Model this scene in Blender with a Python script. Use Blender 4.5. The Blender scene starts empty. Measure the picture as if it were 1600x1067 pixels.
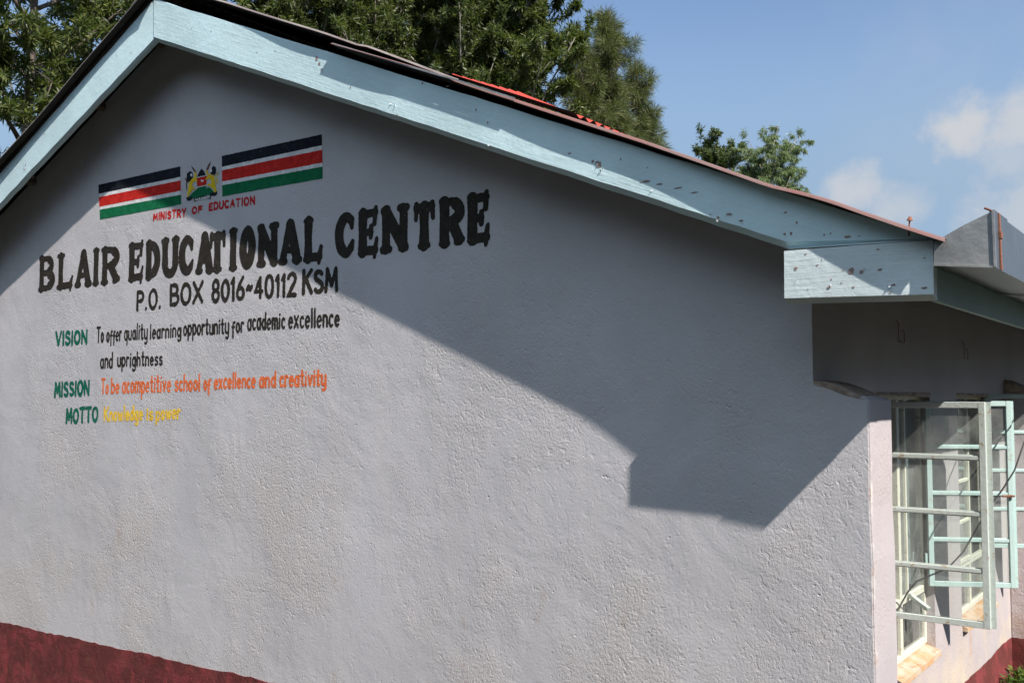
import bpy, bmesh, math, random
import numpy as np
from mathutils import Vector, Matrix
from mathutils.geometry import tessellate_polygon

S = bpy.context.scene
COL = S.collection
R = math.radians

# ------------------------------------------------------------------ camera, sky, sun, exposure
cam_d = bpy.data.cameras.new('camera')
cam = bpy.data.objects.new('camera', cam_d)
COL.objects.link(cam)
S.camera = cam
cam_d.sensor_width = 36.0
cam_d.lens = 36.0 * 1519.0 / 1600.0
cam_d.clip_start = 0.05
cam_d.clip_end = 3000.0
cam.location = (0.0, -4.2, 2.1)
cam.rotation_euler = (R(90 + 3.2592), 0.0, R(90 - 53.14888))

S.view_settings.view_transform = 'Standard'
S.view_settings.look = 'None'
S.view_settings.gamma = 1.0
S.view_settings.exposure = 0.85

SUN = Vector((3.2, -1.0, 3.3)).normalized()          # towards the sun
sun_el = math.asin(SUN.z)
sun_az = math.atan2(SUN.x, SUN.y)
sun_d = bpy.data.lights.new('sun', 'SUN')
sun_d.energy = 4.55
sun_d.angle = R(0.53)
sun_d.color = (1.0, 0.955, 0.89)
sun = bpy.data.objects.new('sun', sun_d)
COL.objects.link(sun)
sun.rotation_euler = SUN.to_track_quat('Z', 'Y').to_euler()

W = bpy.data.worlds.new('World')
S.world = W
W.use_nodes = True
wn, wl = W.node_tree.nodes, W.node_tree.links
bg = wn['Background']
sky = wn.new('ShaderNodeTexSky')
sky.sky_type = 'NISHITA'
sky.sun_disc = False
sky.sun_elevation = sun_el
sky.sun_rotation = sun_az
sky.altitude = 1200
sky.air_density = 1.0
sky.dust_density = 0.8
sky.ozone_density = 1.0
bg.inputs['Strength'].default_value = 0.098


def wmath(op, a, b=None, c=None, clamp=False):
    n = wn.new('ShaderNodeMath'); n.operation = op; n.use_clamp = clamp
    for i, v in enumerate((a, b, c)):
        if v is None: continue
        if isinstance(v, (int, float)): n.inputs[i].default_value = v
        else: wl.new(v, n.inputs[i])
    return n.outputs[0]


tc = wn.new('ShaderNodeTexCoord')
nz = wn.new('ShaderNodeTexNoise'); nz.inputs['Scale'].default_value = 21.0; nz.inputs['Detail'].default_value = 10.0
nz.inputs['Roughness'].default_value = 0.58
wl.new(tc.outputs['Generated'], nz.inputs['Vector'])
nz2 = wn.new('ShaderNodeTexNoise'); nz2.inputs['Scale'].default_value = 4.0; nz2.inputs['Detail'].default_value = 4.0
wl.new(tc.outputs['Generated'], nz2.inputs['Vector'])
cl = None
# cumulus puffs low over the roof: azimuth-elevation centre, width, density
CLOUDS = [(-0.1836, 0.9515, 0.2470, 0.0527, 0.90, 1.30), (-0.1496, 0.9578, 0.2455, 0.0494, 0.80, 1.30), (-0.1596, 0.9651, 0.2078, 0.0592, 0.50, 1.20), (-0.2967, 0.9351, 0.1937, 0.0408, 0.75, 1.30), (-0.2565, 0.9498, 0.1789, 0.0395, 0.60, 1.40), (-0.1568, 0.9732, 0.1679, 0.0592, 0.60, 1.10), (-0.0888, 0.9647, 0.2478, 0.0987, 0.50, 1.30), (-0.3435, 0.9307, 0.1257, 0.1053, 0.40, 2.00)]
for (dx, dy, dz, rad, den, flat) in CLOUDS:
    sub = wn.new('ShaderNodeVectorMath'); sub.operation = 'SUBTRACT'
    wl.new(tc.outputs['Generated'], sub.inputs[0]); sub.inputs[1].default_value = (dx, dy, dz)
    sc = wn.new('ShaderNodeVectorMath'); sc.operation = 'MULTIPLY'
    wl.new(sub.outputs[0], sc.inputs[0]); sc.inputs[1].default_value = (1 / rad, 1 / rad, flat / rad)
    ln = wn.new('ShaderNodeVectorMath'); ln.operation = 'LENGTH'
    wl.new(sc.outputs[0], ln.inputs[0])
    d = wmath('ADD', ln.outputs['Value'], wmath('MULTIPLY', wmath('SUBTRACT', nz.outputs['Fac'], 0.5), 2.2))
    mr = wn.new('ShaderNodeMapRange'); mr.interpolation_type = 'SMOOTHSTEP'
    wl.new(d, mr.inputs['Value'])
    mr.inputs['From Min'].default_value = 1.12; mr.inputs['From Max'].default_value = 0.12
    mr.inputs['To Min'].default_value = 0.0; mr.inputs['To Max'].default_value = den
    cl = mr.outputs[0] if cl is None else wmath('MAXIMUM', cl, mr.outputs[0])
veil = wn.new('ShaderNodeMapRange'); veil.interpolation_type = 'SMOOTHSTEP'
wl.new(nz2.outputs['Fac'], veil.inputs['Value'])
veil.inputs['From Min'].default_value = 0.48; veil.inputs['From Max'].default_value = 0.8; veil.inputs['To Max'].default_value = 0.22
cl = wmath('MAXIMUM', cl, veil.outputs[0])
# a bank of bright cloud added behind the camera to lift the wall's shade
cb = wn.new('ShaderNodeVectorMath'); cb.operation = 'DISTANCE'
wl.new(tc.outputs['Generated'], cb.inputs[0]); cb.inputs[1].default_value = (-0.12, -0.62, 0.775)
fill_bank = wn.new('ShaderNodeMapRange'); fill_bank.interpolation_type = 'SMOOTHSTEP'
wl.new(wmath('ADD', cb.outputs['Value'], wmath('MULTIPLY', wmath('SUBTRACT', nz2.outputs['Fac'], 0.5), 0.7)), fill_bank.inputs['Value'])
fill_bank.inputs['From Min'].default_value = 0.82; fill_bank.inputs['From Max'].default_value = 0.42; fill_bank.inputs['To Max'].default_value = 0.9
wmix = wn.new('ShaderNodeMix'); wmix.data_type = 'RGBA'
wl.new(cl, wmix.inputs['Factor'])
# grey-blue haze low over the horizon
sepw = wn.new('ShaderNodeSeparateXYZ'); wl.new(tc.outputs['Generated'], sepw.inputs[0])
hz = wn.new('ShaderNodeMapRange'); hz.interpolation_type = 'SMOOTHSTEP'
wl.new(sepw.outputs['Z'], hz.inputs['Value'])
hz.inputs['From Min'].default_value = 0.40; hz.inputs['From Max'].default_value = 0.18; hz.inputs['To Max'].default_value = 0.9
hmix = wn.new('ShaderNodeMix'); hmix.data_type = 'RGBA'
wl.new(hz.outputs[0], hmix.inputs['Factor']); wl.new(sky.outputs['Color'], hmix.inputs['A'])
hmix.inputs['B'].default_value = (1.78, 2.55, 3.50, 1.0)
wl.new(hmix.outputs['Result'], wmix.inputs['A'])
wmix.inputs['B'].default_value = (3.65, 3.68, 3.8, 1.0)
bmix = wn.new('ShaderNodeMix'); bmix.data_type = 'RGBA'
wl.new(fill_bank.outputs[0], bmix.inputs['Factor']); wl.new(wmix.outputs['Result'], bmix.inputs['A'])
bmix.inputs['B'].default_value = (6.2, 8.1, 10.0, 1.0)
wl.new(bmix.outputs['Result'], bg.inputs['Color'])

# ------------------------------------------------------------------ helpers
def link(o, parent=None):
    COL.objects.link(o)
    if parent is not None: o.parent = parent
    return o


def tag(o, label=None, cat=None, group=None, kind=None):
    if label: o['label'] = label
    if cat: o['category'] = cat
    if group: o['group'] = group
    if kind: o['kind'] = kind
    return o


def empty(name, loc, label, cat, group=None):
    o = bpy.data.objects.new(name, None); COL.objects.link(o); o.location = loc
    o.empty_display_size = 0.3
    return tag(o, label, cat, group)


def meshobj(name, verts, faces, m, parent=None, smooth=False):
    me = bpy.data.meshes.new(name)
    me.from_pydata([tuple(map(float, v)) for v in verts], [], faces)
    me.update()
    for mm in (m if isinstance(m, (list, tuple)) else [m]): me.materials.append(mm)
    if smooth: me.polygons.foreach_set('use_smooth', [True] * len(me.polygons))
    return link(bpy.data.objects.new(name, me), parent)


def bmobj(name, bm, m, parent=None, smooth=False):
    me = bpy.data.meshes.new(name)
    bmesh.ops.recalc_face_normals(bm, faces=bm.faces)
    bm.to_mesh(me); bm.free()
    for mm in (m if isinstance(m, (list, tuple)) else [m]): me.materials.append(mm)
    if smooth: me.polygons.foreach_set('use_smooth', [True] * len(me.polygons))
    return link(bpy.data.objects.new(name, me), parent)


def box(bm, x0, x1, y0, y1, z0, z1, bev=0.0):
    r = bmesh.ops.create_cube(bm, size=1.0)
    for v in r['verts']:
        v.co = Vector(((x0 + x1) / 2 + v.co.x * (x1 - x0), (y0 + y1) / 2 + v.co.y * (y1 - y0), (z0 + z1) / 2 + v.co.z * (z1 - z0)))
    if bev > 0:
        es = list({e for v in r['verts'] for e in v.link_edges})
        bmesh.ops.bevel(bm, geom=es, offset=bev, segments=1, affect='EDGES', profile=0.5)
    return r


def prism_xz(bm, poly, y0, y1, bev=0.0):
    a = [bm.verts.new((x, y0, z)) for x, z in poly]
    b = [bm.verts.new((x, y1, z)) for x, z in poly]
    fs = [bm.faces.new(a), bm.faces.new(b[::-1])]
    n = len(poly)
    for i in range(n):
        fs.append(bm.faces.new((a[i], a[(i + 1) % n], b[(i + 1) % n], b[i])))
    if bev > 0:
        es = list({e for v in a + b for e in v.link_edges})
        bmesh.ops.bevel(bm, geom=es, offset=bev, segments=2, affect='EDGES', profile=0.5)


def bar(bm, p, q, w, h, upv=(0, 0, 1), bev=0.0):
    """rectangular bar from p to q: width w sideways, h along up"""
    p, q = Vector(p), Vector(q)
    d = (q - p).normalized(); u = Vector(upv); s = d.cross(u).normalized(); u = s.cross(d).normalized()
    vs = []
    for c in (p, q):
        for a, b in ((-1, -1), (1, -1), (1, 1), (-1, 1)):
            vs.append(bm.verts.new(c + s * (a * w / 2) + u * (b * h / 2)))
    for f in ((0, 1, 2, 3), (7, 6, 5, 4), (0, 4, 5, 1), (1, 5, 6, 2), (2, 6, 7, 3), (3, 7, 4, 0)):
        bm.faces.new([vs[i] for i in f])
    if bev > 0:
        es = list({e for v in vs for e in v.link_edges})
        bmesh.ops.bevel(bm, geom=es, offset=bev, segments=1, affect='EDGES', profile=0.5)


def tube_data(pts, rad, n=7):
    P = [Vector(p) for p in pts]
    vs, fs = [], []
    ref = Vector((0.31, 0.77, 0.55))
    for i, p in enumerate(P):
        t = (P[min(i + 1, len(P) - 1)] - P[max(i - 1, 0)]).normalized()
        a = t.cross(ref)
        if a.length < 1e-3: a = t.cross(Vector((1, 0, 0)))
        a.normalize(); b = t.cross(a)
        for k in range(n):
            an = 2 * math.pi * k / n
            vs.append(p + (a * math.cos(an) + b * math.sin(an)) * rad[i])
    for i in range(len(P) - 1):
        for k in range(n):
            fs.append((i * n + k, i * n + (k + 1) % n, (i + 1) * n + (k + 1) % n, (i + 1) * n + k))
    fs.append(tuple(range(n))[::-1]); fs.append(tuple((len(P) - 1) * n + k for k in range(n)))
    return vs, fs


# ------------------------------------------------------------------ materials
class NT:
    def __init__(self, name, rough=0.8):
        self.m = bpy.data.materials.new(name); self.m.use_nodes = True
        self.t = self.m.node_tree; self.n = self.t.nodes; self.l = self.t.links
        self.b = self.n['Principled BSDF']; self.b.inputs['Roughness'].default_value = rough
        g = self.n.new('ShaderNodeNewGeometry'); self.pos = g.outputs['Position']; self.geo = g

    def put(self, sock, v):
        if isinstance(v, (int, float)): sock.default_value = v
        elif isinstance(v, (tuple, list)): sock.default_value = tuple(v) + ((1.0,) if len(v) == 3 and sock.type == 'RGBA' else ())
        else: self.l.new(v, sock)

    def scale(self, s, src=None):
        n = self.n.new('ShaderNodeVectorMath'); n.operation = 'MULTIPLY'
        self.l.new(src or self.pos, n.inputs[0]); n.inputs[1].default_value = s if isinstance(s, tuple) else (s, s, s)
        return n.outputs[0]

    def noise(self, s, detail=4, rough=0.5, vec=None, dist=0.0):
        n = self.n.new('ShaderNodeTexNoise')
        n.inputs['Scale'].default_value = s; n.inputs['Detail'].default_value = detail
        n.inputs['Roughness'].default_value = rough; n.inputs['Distortion'].default_value = dist
        self.l.new(vec or self.pos, n.inputs['Vector'])
        return n.outputs['Fac']

    def voro(self, s, vec=None, smooth=False, rnd=1.0):
        n = self.n.new('ShaderNodeTexVoronoi'); n.inputs['Scale'].default_value = s
        n.inputs['Randomness'].default_value = rnd
        if smooth: n.feature = 'SMOOTH_F1'
        self.l.new(vec or self.pos, n.inputs['Vector'])
        return n.outputs['Distance']

    def ramp(self, v, a, b, lo=0.0, hi=1.0, smooth=True):
        n = self.n.new('ShaderNodeMapRange')
        if smooth: n.interpolation_type = 'SMOOTHSTEP'
        self.l.new(v, n.inputs['Value'])
        n.inputs['From Min'].default_value = a; n.inputs['From Max'].default_value = b
        n.inputs['To Min'].default_value = lo; n.inputs['To Max'].default_value = hi
        return n.outputs[0]

    def math(self, op, a, b=0.0):
        n = self.n.new('ShaderNodeMath'); n.operation = op
        self.put(n.inputs[0], a); self.put(n.inputs[1], b)
        return n.outputs[0]

    def mix(self, f, a, b):
        n = self.n.new('ShaderNodeMix'); n.data_type = 'RGBA'
        self.put(n.inputs['Factor'], f); self.put(n.inputs['A'], a); self.put(n.inputs['B'], b)
        return n.outputs['Result']

    def sep(self):
        n = self.n.new('ShaderNodeSeparateXYZ'); self.l.new(self.pos, n.inputs[0]); return n.outputs

    def bump(self, h, dist, strength=1.0, prev=None):
        n = self.n.new('ShaderNodeBump'); n.inputs['Distance'].default_value = dist; n.inputs['Strength'].default_value = strength
        self.l.new(h, n.inputs['Height'])
        if prev is not None: self.l.new(prev, n.inputs['Normal'])
        return n.outputs['Normal']

    def done(self, col, normal=None, **kw):
        self.put(self.b.inputs['Base Color'], col)
        if normal is not None: self.l.new(normal, self.b.inputs['Normal'])
        for k, v in kw.items(): self.put(self.b.inputs[k.replace('_', ' ')], v)
        return self.m


def plaster_normal(t, amt=1.0):
    patch = t.noise(1.1, 4, 0.6)                                 # where the render is rough, where it was floated smooth
    rough = t.ramp(patch, 0.40, 0.64, 0.30, 1.0)
    grain = t.noise(75, 5, 0.62, t.scale((1.0, 1.0, 0.85)), 0.2)
    coarse = t.noise(30, 4, 0.6, t.scale((1.0, 1.0, 0.8)), 0.6)
    dents = t.ramp(coarse, 0.30, 0.46)                           # torn hollows in the float marks
    pits = t.ramp(t.voro(30), 0.02, 0.26)                        # blow holes
    gate = t.ramp(t.noise(7.5, 4, 0.6), 0.56, 0.68)
    pits = t.math('ADD', t.math('MULTIPLY', t.math('SUBTRACT', pits, 1.0), gate), 1.0)
    vr = t.n.new('ShaderNodeVectorRotate'); vr.rotation_type = 'Y_AXIS'
    t.l.new(t.pos, vr.inputs['Vector']); vr.inputs['Angle'].default_value = R(38)
    scr = t.noise(3.4, 4, 0.55, t.scale((1.0, 1.0, 0.42), vr.outputs[0]), 0.5)
    line = t.ramp(t.math('ABSOLUTE', t.math('SUBTRACT', scr, 0.5)), 0.0, 0.016)
    lg = t.ramp(t.noise(2.6, 4, 0.6), 0.58, 0.68)
    line = t.math('ADD', t.math('MULTIPLY', t.math('SUBTRACT', line, 1.0), lg), 1.0)
    trowel = t.noise(2.3, 4, 0.55, t.scale((0.8, 1.0, 0.8)), 1.0)
    h = t.math('ADD', t.math('MULTIPLY', t.math('ADD', t.math('MULTIPLY', grain, 0.75), t.math('MULTIPLY', dents, 0.30)), rough), t.math('MULTIPLY', pits, 0.45))
    h = t.math('ADD', h, t.math('MULTIPLY', line, 0.09))
    n1 = t.bump(trowel, 0.0060 * amt)
    return t.bump(h, 0.0060 * amt, 1.0, n1)


def plaster_mat(name, base, stain_amt=1.0, amt=1.0, low=None):
    t = NT(name, 0.62)
    x, y, z = t.sep()
    v = t.noise(1.3, 5, 0.6)
    c = t.mix(t.ramp(v, 0.3, 0.7), tuple(b * 0.925 for b in base), tuple(min(1, b * 1.06) for b in base))
    streak = t.noise(1.0, 4, 0.6, t.scale((5.0, 5.0, 0.55)))
    c = t.mix(t.ramp(streak, 0.45, 0.8, 0.0, 0.30), c, tuple(b * f for b, f in zip(base, (1.1, 1.06, 0.98))))
    warm = t.math('MULTIPLY', t.ramp(t.noise(1.1, 5, 0.65), 0.42, 0.68), t.ramp(z, 2.6, 0.8, 0.12, 0.5))
    c = t.mix(warm, c, (base[0] * 1.02, base[1] * 0.96, base[2] * 0.87))
    st = t.math('MULTIPLY', t.ramp(t.noise(7, 5, 0.6, t.scale((1, 1, 0.5))), 0.60, 0.74), t.ramp(t.noise(0.8, 2), 0.42, 0.62))
    st = t.math('MULTIPLY', st, t.ramp(z, 2.0, 0.9, 0.0, 0.55 * stain_amt))
    c = t.mix(st, c, (0.47, 0.30, 0.19))
    if low:
        c = t.mix(t.math('MULTIPLY', t.ramp(z, low[0], low[1]), t.ramp(t.noise(3.0, 4), 0.35, 0.65)), c, low[2])
    cw = t.math('ADD', t.math('MULTIPLY', t.math('SUBTRACT', t.noise(16, 6, 0.7), 0.5), 0.09), x)
    edge = t.math('MULTIPLY', t.math('MULTIPLY', t.ramp(cw, -1.272, -1.262), t.ramp(t.noise(4.5, 4, 0.6), 0.42, 0.58)), t.math('MULTIPLY', t.ramp(y, 0.05, 0.02), t.ramp(z, 2.1, 1.9)))
    c = t.mix(t.math('MULTIPLY', edge, 0.85), c, t.mix(t.ramp(t.noise(11, 5, 0.65), 0.46, 0.58), (0.66, 0.61, 0.58), (0.42, 0.27, 0.19)))
    sp = t.math('MULTIPLY', t.ramp(t.voro(9), 0.035, 0.02), t.ramp(t.noise(2.0, 2), 0.5, 0.56))
    c = t.mix(t.math('MULTIPLY', sp, 0.7), c, (0.07, 0.06, 0.06))
    return t.done(c, plaster_normal(t, amt), Specular_IOR_Level=0.35)


def sign_paint(name, base, thin=0.0):
    t = NT(name, 0.5)
    v = t.noise(18, 4, 0.6)
    c = t.mix(t.ramp(v, 0.3, 0.75), base, tuple(min(1, b * 1.35 + 0.006) for b in base))
    wear = t.math('MULTIPLY', t.ramp(t.noise(75, 4, 0.65), 0.58, 0.68), t.ramp(t.noise(6, 4, 0.6), 0.45, 0.62))
    c = t.mix(t.math('MULTIPLY', wear, 0.25), c, (0.45, 0.43, 0.44))
    if thin:
        c = t.mix(t.math('MULTIPLY', t.ramp(t.noise(60, 3, 0.6), 0.5, 0.62), thin), c, (0.50, 0.48, 0.50))
    return t.done(c, plaster_normal(t, 0.8), Specular_IOR_Level=0.06, Roughness=0.75)


def wood_paint(name, base, ang=0.0):
    t = NT(name, 0.55)
    vr = t.n.new('ShaderNodeVectorRotate'); vr.rotation_type = 'Y_AXIS'
    t.l.new(t.pos, vr.inputs['Vector']); vr.inputs['Angle'].default_value = R(ang)      # grain runs along the board
    g = t.noise(1.0, 5, 0.65, t.scale((4.0, 30.0, 70.0), vr.outputs[0]))
    spl = t.noise(2.2, 4)
    c = t.mix(t.ramp(spl, 0.3, 0.7), tuple(b * 0.9 for b in base), tuple(min(1, b * 1.06) for b in base))
    c = t.mix(t.ramp(g, 0.55, 0.8, 0, 0.18), c, (0.55, 0.62, 0.58))
    chip = t.math('MULTIPLY', t.ramp(t.noise(24, 5, 0.7), 0.70, 0.73), t.ramp(t.noise(3.1, 2), 0.5, 0.6))
    c = t.mix(t.math('MULTIPLY', chip, 0.85), c, (0.15, 0.12, 0.115))
    h = t.math('ADD', t.math('MULTIPLY', g, 0.5), t.math('MULTIPLY', t.noise(34, 4, 0.6), 0.6))
    h = t.math('SUBTRACT', h, t.math('MULTIPLY', chip, 0.6))
    return t.done(c, t.bump(h, 0.003, 0.9, t.bump(spl, 0.008)), Specular_IOR_Level=0.4)


def steel_paint(name, base, rust=0.6):
    t = NT(name, 0.45)
    c = t.mix(t.noise(9, 4), tuple(b * 0.88 for b in base), base)
    ch = t.ramp(t.noise(22, 5, 0.7), 0.58, 0.66, 0.0, rust)
    c = t.mix(ch, c, t.mix(t.noise(40, 3), (0.50, 0.40, 0.24), (0.16, 0.085, 0.05)))
    return t.done(c, t.bump(t.noise(55, 4, 0.6), 0.002), Specular_IOR_Level=0.45)


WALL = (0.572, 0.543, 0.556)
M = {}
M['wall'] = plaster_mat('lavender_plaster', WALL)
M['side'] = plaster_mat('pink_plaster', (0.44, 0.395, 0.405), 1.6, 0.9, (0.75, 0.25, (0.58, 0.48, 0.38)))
M['pillar'] = plaster_mat('rough_pillar_plaster', (0.50, 0.44, 0.455), 1.6, 1.8, (0.8, 0.2, (0.34, 0.22, 0.15)))
t = NT('bare_render', 0.9)
M['bare'] = t.done(t.mix(t.ramp(t.noise(14, 5, 0.65), 0.35, 0.68), (0.30, 0.21, 0.155), (0.56, 0.45, 0.37)), t.bump(t.noise(40, 5, 0.7), 0.012))
t = NT('maroon_paint', 0.8)
cc = t.mix(t.ramp(t.noise(4.5, 5, 0.65, None, 1.0), 0.42, 0.66), (0.130, 0.033, 0.030), (0.25, 0.046, 0.050))
cc = t.mix(t.ramp(t.noise(2.0, 4, 0.6), 0.5, 0.75, 0, 0.6), cc, (0.17, 0.055, 0.045))
xx, yy, zz = t.sep()
cc = t.mix(t.math('MULTIPLY', t.ramp(t.noise(11, 6, 0.7), 0.5, 0.72), t.ramp(zz, 0.25, -0.5, 0.15, 0.6)), cc, (0.20, 0.095, 0.065))
M['plinth'] = t.done(cc, t.bump(t.noise(5, 5, 0.6, None, 0.8), 0.008, 1.0, plaster_normal(t, 1.2)), Specular_IOR_Level=0.2)
M['ink'] = sign_paint('black_sign_paint', (0.030, 0.025, 0.020))
M['green'] = sign_paint('green_sign_paint', (0.010, 0.120, 0.075))
M['orange'] = sign_paint('orange_sign_paint', (0.72, 0.150, 0.045))
M['yellow'] = sign_paint('yellow_sign_paint', (0.86, 0.50, 0.035), 0.35)
M['red'] = sign_paint('red_sign_paint', (0.46, 0.022, 0.022))
M['flagred'] = sign_paint('flag_red_paint', (0.52, 0.022, 0.016))
M['flagblack'] = sign_paint('flag_black_paint', (0.012, 0.013, 0.020))
M['flaggreen'] = sign_paint('flag_green_paint', (0.006, 0.130, 0.052))
M['gold'] = sign_paint('lion_gold_paint', (0.66, 0.45, 0.02))
M['brown'] = sign_paint('brown_sign_paint', (0.10, 0.035, 0.022))
M['white'] = sign_paint('white_sign_paint', (0.68, 0.66, 0.66))
BLUE = (0.655, 0.835, 0.865)
M['board'] = wood_paint('pale_blue_board', (0.75, 0.835, 0.84))
M['board_r'] = wood_paint('pale_blue_rake_board', BLUE, -22.8)
M['board_l'] = wood_paint('pale_blue_rake_board', BLUE, 22.8)
M['fascia'] = wood_paint('blue_green_fascia', (0.33, 0.47, 0.46))
t = NT('bare_wood', 0.85)
M['wood'] = t.done(t.mix(t.noise(20, 4, 0.6, t.scale((1, 1, 5))), (0.20, 0.14, 0.12), (0.42, 0.31, 0.28)), t.bump(t.noise(50, 4), 0.003))
t = NT('paint_flake', 0.6)
M['flake'] = t.done(t.mix(t.noise(30), (0.62, 0.66, 0.66), (0.8, 0.8, 0.8)))
t = NT('rafter_wood', 0.85)
M['rafter'] = t.done(t.mix(t.noise(6, 4, 0.6, t.scale((1, 1, 6))), (0.10, 0.075, 0.055), (0.20, 0.16, 0.12)), t.bump(t.noise(40, 4), 0.003))


def sheet_mat(name, a, b, rust, metal=0.0, rough=0.55):
    t = NT(name, rough)
    c = t.mix(t.ramp(t.noise(3.0, 5, 0.65), 0.35, 0.68), a, b)
    c = t.mix(t.ramp(t.noise(13, 5, 0.7), 0.52, 0.70, 0, rust), c, (0.13, 0.075, 0.055))
    return t.done(c, t.bump(t.noise(25, 4), 0.002), Metallic=metal)


M['sheet'] = sheet_mat('faded_red_roof_paint', (0.20, 0.085, 0.072), (0.17, 0.11, 0.10), 0.5)
M['sheetred'] = sheet_mat('bright_red_roof_paint', (0.46, 0.045, 0.025), (0.38, 0.05, 0.03), 0.15)
M['sheetgrey'] = sheet_mat('weathered_roof_sheet', (0.24, 0.20, 0.18), (0.15, 0.12, 0.11), 0.6)
M['under'] = sheet_mat('roof_underside', (0.055, 0.040, 0.033), (0.085, 0.062, 0.05), 0.6)
t = NT('galvanised_steel', 0.42)
c = t.mix(t.ramp(t.noise(5, 5, 0.6), 0.3, 0.7), (0.25, 0.26, 0.27), (0.40, 0.41, 0.42))
x, y, z = t.sep()
c = t.mix(t.math('MULTIPLY', t.ramp(z, 2.66, 2.58, 0, 0.55), t.noise(9, 4)), c, (0.62, 0.58, 0.52))
M['galv'] = t.done(c, t.bump(t.noise(30, 3), 0.002), Metallic=0.35, Roughness=0.45)
t = NT('dull_zinc', 0.38)
M['zinc'] = t.done(t.mix(t.noise(6, 5, 0.6), (0.20, 0.20, 0.205), (0.33, 0.33, 0.34)), t.bump(t.noise(30, 3), 0.002), Metallic=0.9)
t = NT('white_gutter_paint', 0.45)
M['gutter'] = t.done(t.mix(t.ramp(t.noise(4, 5, 0.65), 0.45, 0.75), (0.45, 0.46, 0.485), (0.37, 0.365, 0.36)), t.bump(t.noise(20, 3), 0.002))
t = NT('rusty_iron', 0.8)
M['rust'] = t.done(t.mix(t.noise(40, 5, 0.7), (0.30, 0.115, 0.06), (0.15, 0.06, 0.04)), t.bump(t.noise(90, 3), 0.002))
M['teal'] = steel_paint('pale_teal_window_paint', (0.47, 0.61, 0.585), 0.45)
M['tealgrey'] = steel_paint('grey_green_window_paint', (0.52, 0.57, 0.53), 0.9)
M['cream'] = steel_paint('cream_frame_paint', (0.68, 0.66, 0.55), 0.6)
t = NT('stained_sill', 0.75)
c = t.mix(t.ramp(t.noise(6, 5, 0.65), 0.35, 0.62), (0.46, 0.40, 0.32), (0.48, 0.28, 0.14))
c = t.mix(t.ramp(t.noise(17, 5, 0.7), 0.58, 0.66), c, (0.34, 0.15, 0.075))
M['sill'] = t.done(c, t.bump(t.noise(30, 5, 0.7), 0.008))
t = NT('window_glass', 0.04)
gl = t.n.new('ShaderNodeBsdfGlossy'); gl.inputs['Roughness'].default_value = 0.015; gl.inputs['Color'].default_value = (0.95, 1, 1, 1)
tr = t.n.new('ShaderNodeBsdfTransparent'); tr.inputs['Color'].default_value = (0.90, 0.95, 0.93, 1)
df = t.n.new('ShaderNodeBsdfDiffuse'); df.inputs['Color'].default_value = (0.55, 0.56, 0.53, 1)
fr = t.n.new('ShaderNodeFresnel'); fr.inputs['IOR'].default_value = 1.5
m1 = t.n.new('ShaderNodeMixShader'); m2 = t.n.new('ShaderNodeMixShader')
t.l.new(t.math('MULTIPLY', fr.outputs[0], 1.3), m1.inputs[0]); t.l.new(tr.outputs[0], m1.inputs[1]); t.l.new(gl.outputs[0], m1.inputs[2])
t.l.new(t.ramp(t.noise(5, 5, 0.7), 0.35, 0.75, 0.08, 0.28), m2.inputs[0]); t.l.new(m1.outputs[0], m2.inputs[1]); t.l.new(df.outputs[0], m2.inputs[2])
t.l.new(m2.outputs[0], t.n['Material Output'].inputs['Surface'])
M['glass'] = t.m
t = NT('curtain_cloth', 0.9)
M['curtain'] = t.done((0.30, 0.38, 0.50))
t = NT('interior_plaster', 0.9)
M['inner'] = t.done((0.42, 0.42, 0.40))
t = NT('black_cable', 0.5)
M['cable'] = t.done((0.012, 0.012, 0.014))


def leaf_mat(name, a, b, c3, trans=0.35, rough=0.42):
    t = NT(name, rough)
    rnd = t.geo.outputs['Random Per Island']
    c = t.mix(t.ramp(rnd, 0.0, 0.75, smooth=False), a, b)
    c = t.mix(t.ramp(rnd, 0.86, 1.0, 0, 1), c, c3)
    t.put(t.b.inputs['Base Color'], c)
    t.b.inputs['Specular IOR Level'].default_value = 0.45
    tl = t.n.new('ShaderNodeBsdfTranslucent')
    t.l.new(t.mix(0.5, c, (0.16, 0.24, 0.03)), tl.inputs['Color'])
    ms = t.n.new('ShaderNodeMixShader'); ms.inputs[0].default_value = trans
    t.l.new(t.b.outputs[0], ms.inputs[1]); t.l.new(tl.outputs[0], ms.inputs[2])
    t.l.new(ms.outputs[0], t.n['Material Output'].inputs['Surface'])
    return t.m


M['leafA'] = leaf_mat('oak_leaf', (0.034, 0.054, 0.014), (0.098, 0.122, 0.028), (0.22, 0.235, 0.06), 0.35, 0.5)
M['leafB'] = leaf_mat('dark_leaf', (0.030, 0.048, 0.015), (0.076, 0.100, 0.029), (0.18, 0.195, 0.06), 0.35, 0.5)
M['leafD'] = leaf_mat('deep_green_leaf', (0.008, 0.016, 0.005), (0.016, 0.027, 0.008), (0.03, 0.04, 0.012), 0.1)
M['needle'] = leaf_mat('olive_needle', (0.070, 0.092, 0.034), (0.135, 0.150, 0.055), (0.23, 0.185, 0.065), 0.25, 0.6)
M['leafC'] = leaf_mat('pale_green_leaf', (0.11, 0.155, 0.055), (0.19, 0.25, 0.10), (0.27, 0.32, 0.14))
M['leafS'] = leaf_mat('shrub_leaf', (0.045, 0.095, 0.018), (0.11, 0.19, 0.03), (0.24, 0.30, 0.06))
t = NT('bark', 0.9)
M['bark'] = t.done(t.mix(t.noise(7, 5, 0.65, t.scale((3, 3, 0.6))), (0.075, 0.055, 0.042), (0.21, 0.17, 0.135)), t.bump(t.noise(12, 5, 0.7, t.scale((3, 3, 0.6))), 0.03))
t = NT('pale_bark', 0.85)
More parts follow.
